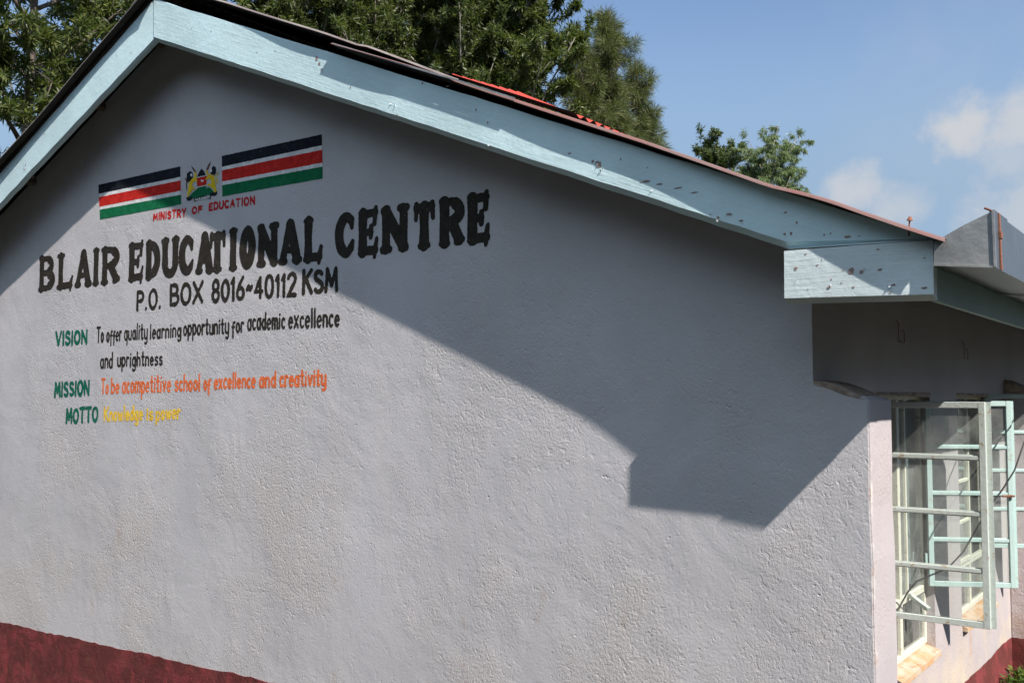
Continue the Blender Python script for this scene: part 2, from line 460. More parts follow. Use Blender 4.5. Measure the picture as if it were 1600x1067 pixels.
M['palebark'] = t.done(t.mix(t.noise(7, 5, 0.65, t.scale((3, 3, 0.6))), (0.16, 0.135, 0.11), (0.36, 0.32, 0.27)), t.bump(t.noise(12, 5), 0.02))
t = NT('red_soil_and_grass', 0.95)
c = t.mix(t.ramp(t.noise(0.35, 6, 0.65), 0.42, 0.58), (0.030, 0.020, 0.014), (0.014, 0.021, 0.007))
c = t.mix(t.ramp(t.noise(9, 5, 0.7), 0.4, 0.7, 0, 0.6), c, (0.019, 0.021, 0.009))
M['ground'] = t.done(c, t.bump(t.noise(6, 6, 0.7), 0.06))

# ------------------------------------------------------------------ ground
def ground_z(x, y):
    a = min(1.0, max(0.0, (x + 9.0) / 7.0)); a = a * a * (3 - 2 * a)
    base = -0.75 + 0.60 * a
    b = min(1.0, max(0.0, (-0.8 - y) / 3.0)); b = b * b * (3 - 2 * b)
    near = math.exp(-((x * x + (y + 4.6) ** 2) / 60.0))
    return base + 0.75 * b * near


def build_ground():
    xs = np.concatenate([np.linspace(-900, -60, 8), np.linspace(-50, 40, 91), np.linspace(50, 900, 8)])
    ys = np.concatenate([np.linspace(-900, -40, 8), np.linspace(-30, 50, 81), np.linspace(60, 900, 8)])
    vs = [(x, y, ground_z(x, y)) for y in ys for x in xs]
    nx = len(xs)
    fs = [(j * nx + i, j * nx + i + 1, (j + 1) * nx + i + 1, (j + 1) * nx + i) for j in range(len(ys) - 1) for i in range(nx - 1)]
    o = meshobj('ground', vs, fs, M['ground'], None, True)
    tag(o, kind='structure')


build_ground()

# ------------------------------------------------------------------ the school building
B = empty('school_building', (-6.16, 0.0, -0.7), 'lavender grey school building with hand-painted name on its gable and pale blue roof boards', 'building')
BI = Matrix.Translation((6.16, 0.0, 0.7))


def P(o):
    """parent a part of the building (mesh data is in world coordinates)"""
    o.parent = B; o.matrix_parent_inverse = BI
    return o


def SP(o, parent):
    o.parent = parent
    return o


rnd = random.Random(5)
XA, ZA = -6.16, 4.955                    # ridge line
SLOPE = 0.429
DEPTH = 9.3
XS = -1.50                               # outer face of the side wall
XL = 2 * XA - XS


def board_top(x): return ZA - SLOPE * abs(x - XA)


# gable wall with the stub buttress that sticks out past the side wall
poly = [(XL, -1.0), (-1.262, -1.0)]
for k in range(1, 14):
    z = -1.0 + k * (3.07 / 14); poly.append((-1.262 + rnd.uniform(-0.005, 0.004), z))
poly += [(-1.263, 2.085), (-1.285, 2.098), (-1.38, 2.118), (-1.47, 2.158), (XS, 2.164), (XS, board_top(XS) - 0.03), (XA, ZA - 0.03), (XL, board_top(XL) - 0.03)]
bm = bmesh.new()
prism_xz(bm, poly, 0.0, 0.33)
bmesh.ops.recalc_face_normals(bm, faces=bm.faces)
es = [e for e in bm.edges if all(v.co.x > -1.30 and v.co.z < 2.1 for v in e.verts) and abs(e.verts[0].co.y - e.verts[1].co.y) < 1e-4]
bmesh.ops.bevel(bm, geom=es, offset=0.006, segments=2, affect='EDGES')
bmesh.ops.recalc_face_normals(bm, faces=bm.faces)
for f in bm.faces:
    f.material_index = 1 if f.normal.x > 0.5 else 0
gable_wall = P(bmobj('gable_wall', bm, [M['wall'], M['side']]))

bm = bmesh.new()
prism_xz(bm, [(-1.498, 2.155), (-1.44, 2.138), (-1.36, 2.106), (-1.31, 2.094), (-1.285, 2.092), (-1.33, 2.116), (-1.39, 2.142), (-1.45, 2.165), (-1.498, 2.172)], -0.0015, 0.322)
P(bmobj('broken_plaster_ledge', bm, M['bare']))

# side wall: butted blocks round the two window openings
W1 = (0.92, 1.985); W2 = (2.67, 3.66); ZH, ZS = 2.125, 0.60
bm = bmesh.new()
ZT = board_top(XS) - 0.03
box(bm, XS - 0.3, XS, 0.33, DEPTH, -1.0, ZS)
box(bm, XS - 0.3, XS, 0.33, DEPTH, ZH, ZT)
for a, b in ((0.33, W1[0]), (W1[1], W2[0]), (W2[1], DEPTH)):
    box(bm, XS - 0.3, XS, a, b, ZS, ZH)
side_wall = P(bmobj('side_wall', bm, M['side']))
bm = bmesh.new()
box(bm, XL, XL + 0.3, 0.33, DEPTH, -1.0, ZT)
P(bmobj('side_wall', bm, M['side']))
bm = bmesh.new()
prism_xz(bm, [(XL, -1.0), (XS, -1.0), (XS, ZT), (XA, ZA - 0.03), (XL, ZT)], DEPTH, DEPTH + 0.3)
P(bmobj('rear_wall', bm, M['wall']))
bm = bmesh.new(); box(bm, XL + 0.3, XS - 0.3, 0.33, DEPTH, -0.2, 0.0)
P(bmobj('floor_slab', bm, M['inner']))
bm = bmesh.new(); box(bm, XL + 0.301, XS - 0.301, 0.331, DEPTH - .001, 2.62, 2.66)
P(bmobj('ceiling', bm, M['inner']))

# farther buttress with sloping broken top
bm = bmesh.new()
prism_xz(bm, [(XS + .001, -1.0), (-1.235, -1.0), (-1.25, 0.6), (-1.24, 1.2), (-1.25, 2.09), (XS + .001, 2.15)], 4.29, 4.62, 0.008)
far_b = P(bmobj('buttress', bm, M['pillar']))
bm = bmesh.new()
prism_xz(bm, [(XS + .001, 2.152), (-1.245, 2.092), (-1.25, 2.12), (XS + .001, 2.235)], 4.28, 4.61)
SP(bmobj('broken_plaster_ledge', bm, M['bare']), far_b)

# maroon plinth paint band, hand-cut upper edge
def band_xz(name, pts, y0, y1):
    bm = bmesh.new()
    poly = [(pts[0][0], -1.05)] + [(pts[-1][0], -1.05)] + pts[::-1]
    prism_xz(bm, poly, y0, y1)
    return P(bmobj(name, bm, M['plinth']))


def wob(a, b, n, amp):
    out = []
    for i in range(n + 1):
        f = i / n
        out.append((a[0] + (b[0] - a[0]) * f, a[1] + (b[1] - a[1]) * f + rnd.uniform(-amp, amp) + amp * math.sin(f * 23.0)))
    return out


top = wob((XL, 0.09), (-8.72, 0.148), 30, 0.004)[:-1] + wob((-8.72, 0.148), (-5.06, 0.256), 60, 0.005)[:-1] + wob((-5.06, 0.256), (-1.262, 0.27), 50, 0.005)
band_xz('plinth_band', top, -0.003, 0.0)
bm = bmesh.new()
pts = wob((0.33, 0.262), (4.29, 0.245), 50, 0.006)
a = [bm.verts.new((XS + 0.003, y, z)) for y, z in pts]; b = [bm.verts.new((XS + 0.003, y, -1.05)) for y, z in pts]
for i in range(len(pts) - 1): bm.faces.new((b[i], b[i + 1], a[i + 1], a[i]))
P(bmobj('plinth_band', bm, M['plinth']))
band_xz('plinth_band', wob((XS + 0.004, 0.235), (-1.232, 0.24), 8, 0.004), 4.284, 4.2895)
bm = bmesh.new(); box(bm, -1.2615, -1.257, 0.0, 0.33, -1.05, 0.268); P(bmobj('plinth_band', bm, M['plinth']))

# ---- roof sheets
EDGE = [(-6.165, 5.075), (-5.281, 4.712), (-4.346, 4.291), (-3.335, 3.807), (-2.60, 3.480), (-2.173, 3.286), (-1.80, 3.106), (-1.563, 2.993), (-1.40, 2.935), (-1.295, 2.893), (-1.18, 2.838), (-1.002, 2.757), (-0.868, 2.699)]


def edge_z(x): return float(np.interp(x, [e[0] for e in EDGE], [e[1] for e in EDGE]))


def lower_z(x): return edge_z(x) if x > -3.34 else board_top(x) + 0.062


def bulge(x, y): return 0.0


def two_side(m, under):
    """top paint on the upper side of the sheet, bare rusty iron on its underside"""
    t = m.node_tree; b = t.nodes['Principled BSDF']
    src = b.inputs['Base Color'].links[0].from_socket
    g = t.nodes.new('ShaderNodeNewGeometry'); mx = t.nodes.new('ShaderNodeMix'); mx.data_type = 'RGBA'
    t.links.new(g.outputs['Backfacing'], mx.inputs['Factor']); t.links.new(src, mx.inputs['A']); mx.inputs['B'].default_value = under + (1,)
    t.links.new(mx.outputs['Result'], b.inputs['Base Color'])


for k in ('sheet', 'sheetred', 'sheetgrey'): two_side(M[k], (0.045, 0.033, 0.028))


def roof_sheet(name, x0, x1, zf, y0, y1, lip, m, sgn=1, nx=34, lip2=None, pitch=0.076, amp=0.0085, seed=0, edge_amp=0.006):
    r = random.Random(seed)
    ph = [r.uniform(0, 6.28) for _ in range(4)]
    ny = int((y1 - y0) / pitch * 8)
    ycol = [(-0.012, -lip), (-0.008, -lip * 0.45), (0.0, -0.002)] + [(j * (y1 - y0) / ny, None) for j in range(1, ny + 1)]
    vs, fs = [], []
    for i in range(nx + 1):
        x = x0 + (x1 - x0) * i / nx
        wy = edge_amp * (math.sin(x * 2.1 + ph[0]) + 0.5 * math.sin(x * 5.3 + ph[1]))
        wz = 0.004 * math.sin(x * 3.3 + ph[2])
        for dy, dz in ycol:
            if dz is not None and lip2 is not None and x < -3.32: dz *= lip2
            fwd = -0.034 * min(1.0, max(0.0, (x + 1.55) / 0.6)) if sgn > 0 else 0.0
            y = y0 + dy + fwd + wy * math.exp(-max(0, dy) * 3)
            zz = zf(x) + bulge(x, y) * (1 if sgn > 0 else 0) + wz
            zz += dz if dz is not None else amp * (math.cos(2 * math.pi * dy / pitch) - 1)
            vs.append((x, y, zz))
    n = len(ycol)
    for i in range(nx):
        for j in range(n - 1):
            f = (i * n + j, (i + 1) * n + j, (i + 1) * n + j + 1, i * n + j + 1)
            fs.append(f if x1 > x0 else f[::-1])
    return P(meshobj(name, vs, fs, m, None, True))


roof_sheet('roof_sheet', -6.19, -3.29, lambda x: edge_z(x) + (0.012 if x > -4.0 else 0), -0.285, DEPTH + 0.55, 0.014, M['sheetgrey'], seed=3)
roof_sheet('roof_sheet', -4.26, -0.868, lower_z, -0.299, DEPTH + 0.55, 0.018, M['sheet'], seed=8, nx=60, lip2=0.35)
roof_sheet('roof_sheet', -6.14, 2 * XA + 0.868, lambda x: board_top(x) + 0.075 - 0.010 * (XA - x), -0.318, DEPTH + 0.55, 0.02, M['sheetgrey'], sgn=-1, seed=5, nx=40)
# loose red sheet lying crooked over the lap of the two layers, its cut end showing the corrugations
vs, fs = [], []
for i in range(13):
    for j in range(61):
        f, g = i / 12, j / 60
        x = -3.40 + 0.85 * f; y = -0.285 + 0.72 * g
        vs.append((x, y, edge_z(x) + 0.004 + 0.066 * (1 - f) ** 0.9 * g + 0.009 * (1 + math.cos(2 * math.pi * (y + .285) / 0.085))))
for i in range(12):
    for j in range(60): a = i * 61 + j; fs.append((a, a + 61, a + 62, a + 1))
P(meshobj('loose_roof_sheet', vs, fs, M['sheetred'], None, True))
# bright strip of bare metal along the lap
bm = bmesh.new()
for i in range(16):
    xa, xb = -4.25 + 1.35 * i / 16, -4.25 + 1.35 * (i + 1) / 16
    bar(bm, (xa, -0.309, lower_z(xa) - 0.004), (xb, -0.309, lower_z(xb) - 0.004), 0.004, 0.009)
P(bmobj('flashing_strip', bm, M['galv']))
# ridge capping
bm = bmesh.new()
prism_xz(bm, [(XA - 0.24, 4.955), (XA, 5.075), (XA + 0.24, 4.99), (XA + 0.24, 4.996), (XA, 5.085), (XA - 0.24, 4.961)], -0.30, DEPTH + 0.5)
P(bmobj('ridge_cap', bm, M['sheetgrey']))

# ---- bargeboards, eave board, fascia
YB = -0.27


def jitter_board(poly_top, poly_bot, y0, y1, name, m, amp=0.003, seed=1, cv=0.028, cd=0.03):
    r = random.Random(seed)
    n = 46
    def ln(a, b): return [(a[0] + (b[0] - a[0]) * i / n, a[1] + (b[1] - a[1]) * i / n + (r.uniform(-amp, amp) if 0 < i < n else 0)) for i in range(n + 1)]
    t = ln(*poly_top); bo = ln(*poly_bot)
    bm = bmesh.new()
    rows = []
    c = 0.0035
    for i in range(n + 1):
        (tx, tz), (bx, bz) = t[i], bo[i]
        rows.append([bm.verts.new(v) for v in ((bx, y1, bz), (bx, y0 + cd, bz), (bx, y0, bz + cv), (tx, y0, tz - c), (tx, y0 + c, tz), (tx, y1, tz))])
    for i in range(n):
        for k in range(6):
            bm.faces.new((rows[i][k], rows[i + 1][k], rows[i + 1][(k + 1) % 6], rows[i][(k + 1) % 6]))
    bm.faces.new(rows[0]); bm.faces.new(rows[-1][::-1])
    return P(bmobj(name, bm, m))


board_r = jitter_board(((-6.166, 4.957), (-0.925, 2.709)), ((-6.157, 4.648), (-1.508, 2.722)), YB, YB + 0.05, 'bargeboard', M['board_r'], 0.0025, 2)
bm = bmesh.new()
prism_xz(bm, [(-1.507, 2.7215), (-0.926, 2.700), (-0.9265, 2.7085)], YB + 0.001, YB + 0.029)
P(bmobj('bargeboard_tail', bm, M['board']))
XLE = 2 * XA + 0.92
board_l = jitter_board(((-6.168, 4.957), (XLE, 2.709)), ((-6.159, 4.648), (XLE, 2.47)), YB + 0.004, YB + 0.042, 'bargeboard', M['board_l'], 0.004, 6, 0.016, 0.012)
bm = bmesh.new()
prof = [(-0.288, 0.020), (-0.262, 0.0), (-0.235, 0.0), (-0.235, 1.0), (-0.285, 1.0), (-0.288, 0.997)]
va = []
for (x_, zb_, zt_) in ((-1.5125, 2.490, 2.7085), (-1.22, 2.4805, 2.7045), (-0.925, 2.470, 2.697)):
    va.append([bm.verts.new((x_ + 0.002 * (k > 2), y_, zb_ + (q_ if q_ < 0.5 else (zt_ - zb_) * q_))) for k, (y_, q_) in enumerate(prof)])
for i in range(2):
    for k in range(6): bm.faces.new((va[i][k], va[i + 1][k], va[i + 1][(k + 1) % 6], va[i][(k + 1) % 6]))
bm.faces.new(va[0]); bm.faces.new(va[-1][::-1])
eave_board = P(bmobj('eave_board', bm, M['board']))
bm = bmesh.new()
box(bm, -0.950, -0.9245, -0.234, DEPTH + 0.5, 2.468, 2.690, 0.004)
P(bmobj('fascia_board', bm, M['fascia']))
bm = bmesh.new()
box(bm, XLE, XLE + 0.03, -0.23, DEPTH + 0.5, 2.468, 2.690, 0.004)
P(bmobj('fascia_board', bm, M['fascia']))
# purlins carry the sheets out over the gable; rafters sit along the side wall
for px in (-10.6, -9.45, -8.33, -7.25, -6.45, -5.85, -5.0, -3.95, -2.9, -1.95, -1.30):
    bm = bmesh.new()
    zt = board_top(px) - 0.004
    sl = SLOPE * (1 if px < XA else -1)
    bar(bm, (px, -0.216, zt - 0.045), (px, -0.002, zt - 0.045), 0.055, 0.085, (-sl, 0, 1), 0.004)
    P(bmobj('purlin', bm, M['rafter']))
for k in range(9):
    y = 0.5 + k * 1.05
    bm = bmesh.new()
    bar(bm, (XS + 0.002, y, board_top(XS) - 0.07), (-0.955, y, board_top(-0.955) - 0.07), 0.05, 0.10, (0.4, 0, 1), 0.003)
    P(bmobj('rafter', bm, M['rafter']))

# ---- gutter
bm = bmesh.new()
DG = (0.002, -0.0013)
GO = [(-0.915, 2.690), (-0.917, 2.597), (-0.706, 2.573), (-0.709, 2.782), (-0.722, 2.786), (-0.722, 2.780), (-0.714, 2.776), (-0.711, 2.579), (-0.912, 2.602), (-0.910, 2.690)]
GO = [(a + DG[0], b + DG[1]) for a, b in GO]
prism_xz(bm, GO, -0.313, DEPTH + 0.5)
bmesh.ops.recalc_face_normals(bm, faces=bm.faces)
for f in bm.faces: f.material_index = 0 if (f.normal.x > 0.8 and f.calc_center_median().x > -0.705) else 1
gutter = P(bmobj('gutter', bm, [M['gutter'], M['zinc']]))
bm = bmesh.new()
prism_xz(bm, [(-0.918, 2.597), (-0.7045, 2.5725), (-0.708, 2.783), (-0.812, 2.738), (-0.916, 2.686)], -0.304, -0.2985, 0.0015)
bar(bm, (-0.706, -0.306, 2.574), (-0.7085, -0.306, 2.784), 0.008, 0.006, (0, 1, 0))
bar(bm, (-0.918, -0.305, 2.5985), (-0.706, -0.305, 2.574), 0.006, 0.006, (0, 1, 0))
bmesh.ops.translate(bm, verts=bm.verts, vec=(DG[0], -0.015, DG[1]))
SP(bmobj('end_cap', bm, M['galv']), gutter)
bm = bmesh.new()
prism_xz(bm, [(-0.916, 2.5958), (-0.704, 2.5713), (-0.7055, 2.787), (-0.7085, 2.787), (-0.7055, 2.5725), (-0.916, 2.5967)], -0.298, -0.045)
bmesh.ops.translate(bm, verts=bm.verts, vec=(DG[0], -0.015, DG[1]))
SP(bmobj('collar', bm, M['zinc']), gutter)
bm = bmesh.new()
bar(bm, (-0.7005, -0.215, 2.572), (-0.7035, -0.215, 2.784), 0.022, 0.004, (1, 0, 0))
bar(bm, (-0.7000, -0.213, 2.69), (-0.7000, -0.213, 2.715), 0.03, 0.007, (1, 0, 0))
bmesh.ops.translate(bm, verts=bm.verts, vec=(DG[0], -0.015, DG[1]))
SP(bmobj('rusty_strap', bm, M['rust']), gutter)
bm = bmesh.new()
bar(bm, (-0.738, -0.300, 2.796), (-0.706, -0.290, 2.779), 0.02, 0.004, (0, 0, 1))
bmesh.ops.translate(bm, verts=bm.verts, vec=(DG[0], -0.015, DG[1]))
SP(bmobj('bent_tab', bm, M['rust']), gutter)
for gy in (0.9, 2.7, 4.5, 6.3):
    bm = bmesh.new()
    bar(bm, (-0.914, gy, 2.588), (-0.700, gy, 2.563), 0.03, 0.006)
    SP(bmobj('gutter_seam', bm, M['galv']), gutter)

# ---- roofing nails with washers
for (nx_, dz) in ((-1.01, 0.030),):
    z0 = edge_z(nx_)
    vs, fs = tube_data([(nx_, -0.29, z0 - 0.04), (nx_ + 0.004, -0.29, z0 + dz)], [0.0035, 0.0035], 6)
    v2, f2 = tube_data([(nx_ + 0.004, -0.29, z0 + dz - 0.010), (nx_ + 0.005, -0.29, z0 + dz - 0.003), (nx_ + 0.006, -0.29, z0 + dz + 0.006)], [0.012, 0.009, 0.004], 9)
    k = len(vs)
    P(meshobj('roofing_nail', vs + v2, fs + [tuple(i + k for i in f) for f in f2], M['rust']))

# ---- peeled paint on the boards: bare wood patches and curled flakes
def blob(cx, cz, rx, rz, y, seed, n=13):
    r = random.Random(seed); out = []
    for k in range(n):
        a = 2 * math.pi * k / n; q = r.uniform(0.55, 1.15)
        out.append((cx + math.cos(a) * rx * q, y, cz + math.sin(a) * rz * q))
    return out


def peel(parent, y, patches, flakes, seed):
    for i, (cx, cz, rx, rz) in enumerate(patches):
        p = blob(cx, cz, rx * 0.55, rz * 0.55, y - 0.0012 - 0.0001 * (i % 5), seed + i)
        SP(meshobj('peeled_patch', p, [tuple(range(len(p)))], M['wood']), parent)
    r = random.Random(seed + 99)
    for (cx, cz, s) in flakes:
        vs, fs = [], []
        s *= 0.8; a = r.uniform(0, 6.28); w = s * r.uniform(0.4, 0.7)
        ux, uz = math.cos(a), math.sin(a)
        for j in range(5):
            f = j / 4; out = s * 0.3 * f * f; al = 0.8 * s * (f - 0.3 * f * f)
            ww = w * (1 - 0.65 * f) * (1 + r.uniform(-.2, .2))
            for sd in (-1, 1):
                vs.append((cx + ux * al - uz * sd * ww / 2, y - 0.0015 - out, cz + uz * al + ux * sd * ww / 2))
        for j in range(4): fs.append((2 * j, 2 * j + 1, 2 * j + 3, 2 * j + 2))
        SP(meshobj('paint_flake', vs, fs, M['flake']), parent)


peel(board_r, YB, [(-4.428, 4.150, 0.025, 0.035), (-4.404, 4.114, 0.020, 0.020), (-4.381, 4.073, 0.020, 0.016), (-2.428, 3.211, 0.040, 0.035), (-2.461, 3.231, 0.020, 0.012), (-2.593, 3.289, 0.028, 0.010), (-2.176, 3.094, 0.050, 0.012), (-2.103, 3.072, 0.040, 0.008), (-2.006, 3.042, 0.050, 0.006), (-1.927, 3.011, 0.050, 0.005), (-1.763, 2.894, 0.030, 0.012), (-1.814, 2.886, 0.012, 0.018), (-1.707, 2.860, 0.020, 0.008), (-3.564, 3.827, 0.016, 0.012), (-3.182, 3.611, 0.012, 0.012), (-3.757, 3.685, 0.018, 0.006), (-4.817, 4.282, 0.010, 0.010), (-4.994, 4.312, 0.010, 0.010), (-4.131, 3.915, 0.012, 0.010), (-3.378, 3.776, 0.030, 0.006), (-1.507, 2.873, 0.016, 0.008), (-1.514, 2.782, 0.012, 0.012), (-1.486, 2.782, 0.012, 0.014), (-1.461, 2.825, 0.012, 0.010), (-1.346, 2.762, 0.008, 0.008), (-1.320, 2.765, 0.008, 0.008), (-1.250, 2.745, 0.030, 0.010), (-1.204, 2.743, 0.012, 0.004), (-3.104, 3.529, 0.010, 0.014), (-2.304, 3.218, 0.008, 0.012), (-2.162, 3.157, 0.010, 0.006), (-5.483, 4.559, 0.012, 0.010), (-5.700, 4.631, 0.008, 0.008), (-1.850, 2.904, 0.008, 0.006)], [(-3.777, 3.740, 0.030), (-3.797, 3.758, 0.022), (-4.381, 4.069, 0.025), (-2.439, 3.210, 0.035), (-2.411, 3.187, 0.030), (-2.421, 3.176, 0.028), (-1.808, 2.877, 0.030), (-1.814, 2.869, 0.020), (-2.136, 3.050, 0.020), (-3.091, 3.408, 0.020), (-4.477, 4.017, 0.014), (-1.701, 2.845, 0.014)], 40)
peel(eave_board, -0.288, [(-1.234, 2.604, 0.028, 0.022), (-1.194, 2.596, 0.018, 0.016), (-1.460, 2.630, 0.016, 0.014), (-1.371, 2.638, 0.008, 0.010), (-1.326, 2.543, 0.016, 0.010), (-1.128, 2.680, 0.014, 0.006), (-1.122, 2.600, 0.020, 0.010), (-1.073, 2.536, 0.022, 0.008), (-0.957, 2.516, 0.025, 0.008), (-1.083, 2.507, 0.012, 0.006), (-1.274, 2.558, 0.007, 0.006), (-1.226, 2.537, 0.012, 0.008), (-1.418, 2.687, 0.008, 0.006), (-1.413, 2.541, 0.010, 0.005), (-0.954, 2.632, 0.008, 0.006), (-1.315, 2.574, 0.008, 0.008), (-1.265, 2.609, 0.012, 0.004)], [(-1.350, 2.663, 0.024), (-1.318, 2.556, 0.018), (-1.187, 2.603, 0.020), (-1.087, 2.540, 0.030), (-1.464, 2.577, 0.012)], 80)
peel(board_l, YB + 0.004, [(-7.982, 3.979, 0.030, 0.014), (-7.962, 4.008, 0.012, 0.020), (-7.664, 4.216, 0.012, 0.008), (-6.642, 4.645, 0.012, 0.008), (-6.447, 4.622, 0.010, 0.010), (-7.830, 3.888, 0.010, 0.010), (-7.100, 4.526, 0.010, 0.020), (-7.377, 4.374, 0.015, 0.010)], [(-7.961, 3.986, 0.030), (-7.939, 3.962, 0.020), (-6.846, 4.515, 0.018)], 120)

# ------------------------------------------------------------------ painted sign: strokes -> one clean outline
def sdf_mesh(segs, res=0.005, wobble=0.0016, seed=0):
    """segs: (x0,z0,r0,x1,z1,r1) -> verts, faces of their union in the x-z plane"""
    A = np.array(segs)
    pad = A[:, [2, 5]].max() + 3 * res
    x0 = min(A[:, 0].min(), A[:, 3].min()) - pad; x1 = max(A[:, 0].max(), A[:, 3].max()) + pad
    z0 = min(A[:, 1].min(), A[:, 4].min()) - pad; z1 = max(A[:, 1].max(), A[:, 4].max()) + pad
    nx = int((x1 - x0) / res) + 2; nz = int((z1 - z0) / res) + 2
    D = np.full((nz, nx), 1.0)
    for (ax, az, ra, bx, bz, rb) in segs:
        m = max(ra, rb) + 2.5 * res
        i0 = max(0, int((min(ax, bx) - m - x0) / res)); i1 = min(nx, int((max(ax, bx) + m - x0) / res) + 2)
        j0 = max(0, int((min(az, bz) - m - z0) / res)); j1 = min(nz, int((max(az, bz) + m - z0) / res) + 2)
        X, Z = np.meshgrid(x0 + np.arange(i0, i1) * res, z0 + np.arange(j0, j1) * res)
        dx, dz = bx - ax, bz - az; L2 = dx * dx + dz * dz + 1e-12
        h = np.clip(((X - ax) * dx + (Z - az) * dz) / L2, 0, 1)
        d = np.hypot(X - ax - h * dx, Z - az - h * dz) - (ra + (rb - ra) * h)
        D[j0:j1, i0:i1] = np.minimum(D[j0:j1, i0:i1], d)
    X, Z = np.meshgrid(x0 + np.arange(nx) * res, z0 + np.arange(nz) * res)
    D = D + wobble * (np.sin(X * 61 + Z * 37 + seed) + np.sin(X * 143 - Z * 171 + seed * 2.3) * 0.6 + np.sin(Z * 260 + X * 90 + seed) * 0.4)
    verts, faces, key = [], [], {}

    def vid(k, x, z):
        if k not in key:
            key[k] = len(verts); verts.append((x, z))
        return key[k]

    In = D < 0
    cnt = In[:-1, :-1].astype(int) + In[1:, :-1] + In[:-1, 1:] + In[1:, 1:]
    for j, i in zip(*np.nonzero(cnt)):
        cs = ((j, i), (j, i + 1), (j + 1, i + 1), (j + 1, i))
        f = []
        for q in range(4):
            a, b = cs[q], cs[(q + 1) % 4]
            da, db = D[a], D[b]
            if da < 0: f.append(vid(a, x0 + a[1] * res, z0 + a[0] * res))
            if (da < 0) != (db < 0):
                t = da / (da - db); k = (min(a, b), max(a, b))
                f.append(vid(k, x0 + (a[1] + (b[1] - a[1]) * t) * res, z0 + (a[0] + (b[0] - a[0]) * t) * res))
        if len(f) >= 3: faces.append(tuple(f))
    return verts, faces


def paint(name, groups, m, y=-0.0012, parent=None, res=0.005, wobble=0.0016):
    vs, fs = [], []
    for g, segs in enumerate(groups):
        v, f = sdf_mesh(segs, res, wobble, g * 1.7 + len(name))
        k = len(vs); vs += [(a, y, b) for a, b in v]; fs += [tuple(i + k for i in q) for q in f]
    o = meshobj(name, vs, fs, m)
    return SP(o, parent) if parent else P(o)


def arc(cx, cz, rx, rz, a0, a1, n=9):
    return [(cx + rx * math.cos(R(a0 + (a1 - a0) * i / n)), cz + rz * math.sin(R(a0 + (a1 - a0) * i / n))) for i in range(n + 1)]


# --- heavy western capitals: (polyline, weight at start, weight at end) in a unit box; weight 1 = stem
def stem(x, z0=0.0, z1=1.0, fl=0.13, foot=True, head=True):
    zm = (z0 + z1) / 2
    s = [([(x, z0), (x, zm)], 1.0, 0.88), ([(x, zm), (x, z1)], 0.88, 1.0)]
    if foot: s.append(([(x - fl - .03, z0 - 0.035), (x, z0 + .01), (x + fl + .03, z0 - 0.035)], 0.48, 0.48))
    if head: s.append(([(x - fl - .03, z1 + 0.035), (x, z1 - .01), (x + fl + .03, z1 + 0.035)], 0.48, 0.48))
    return s


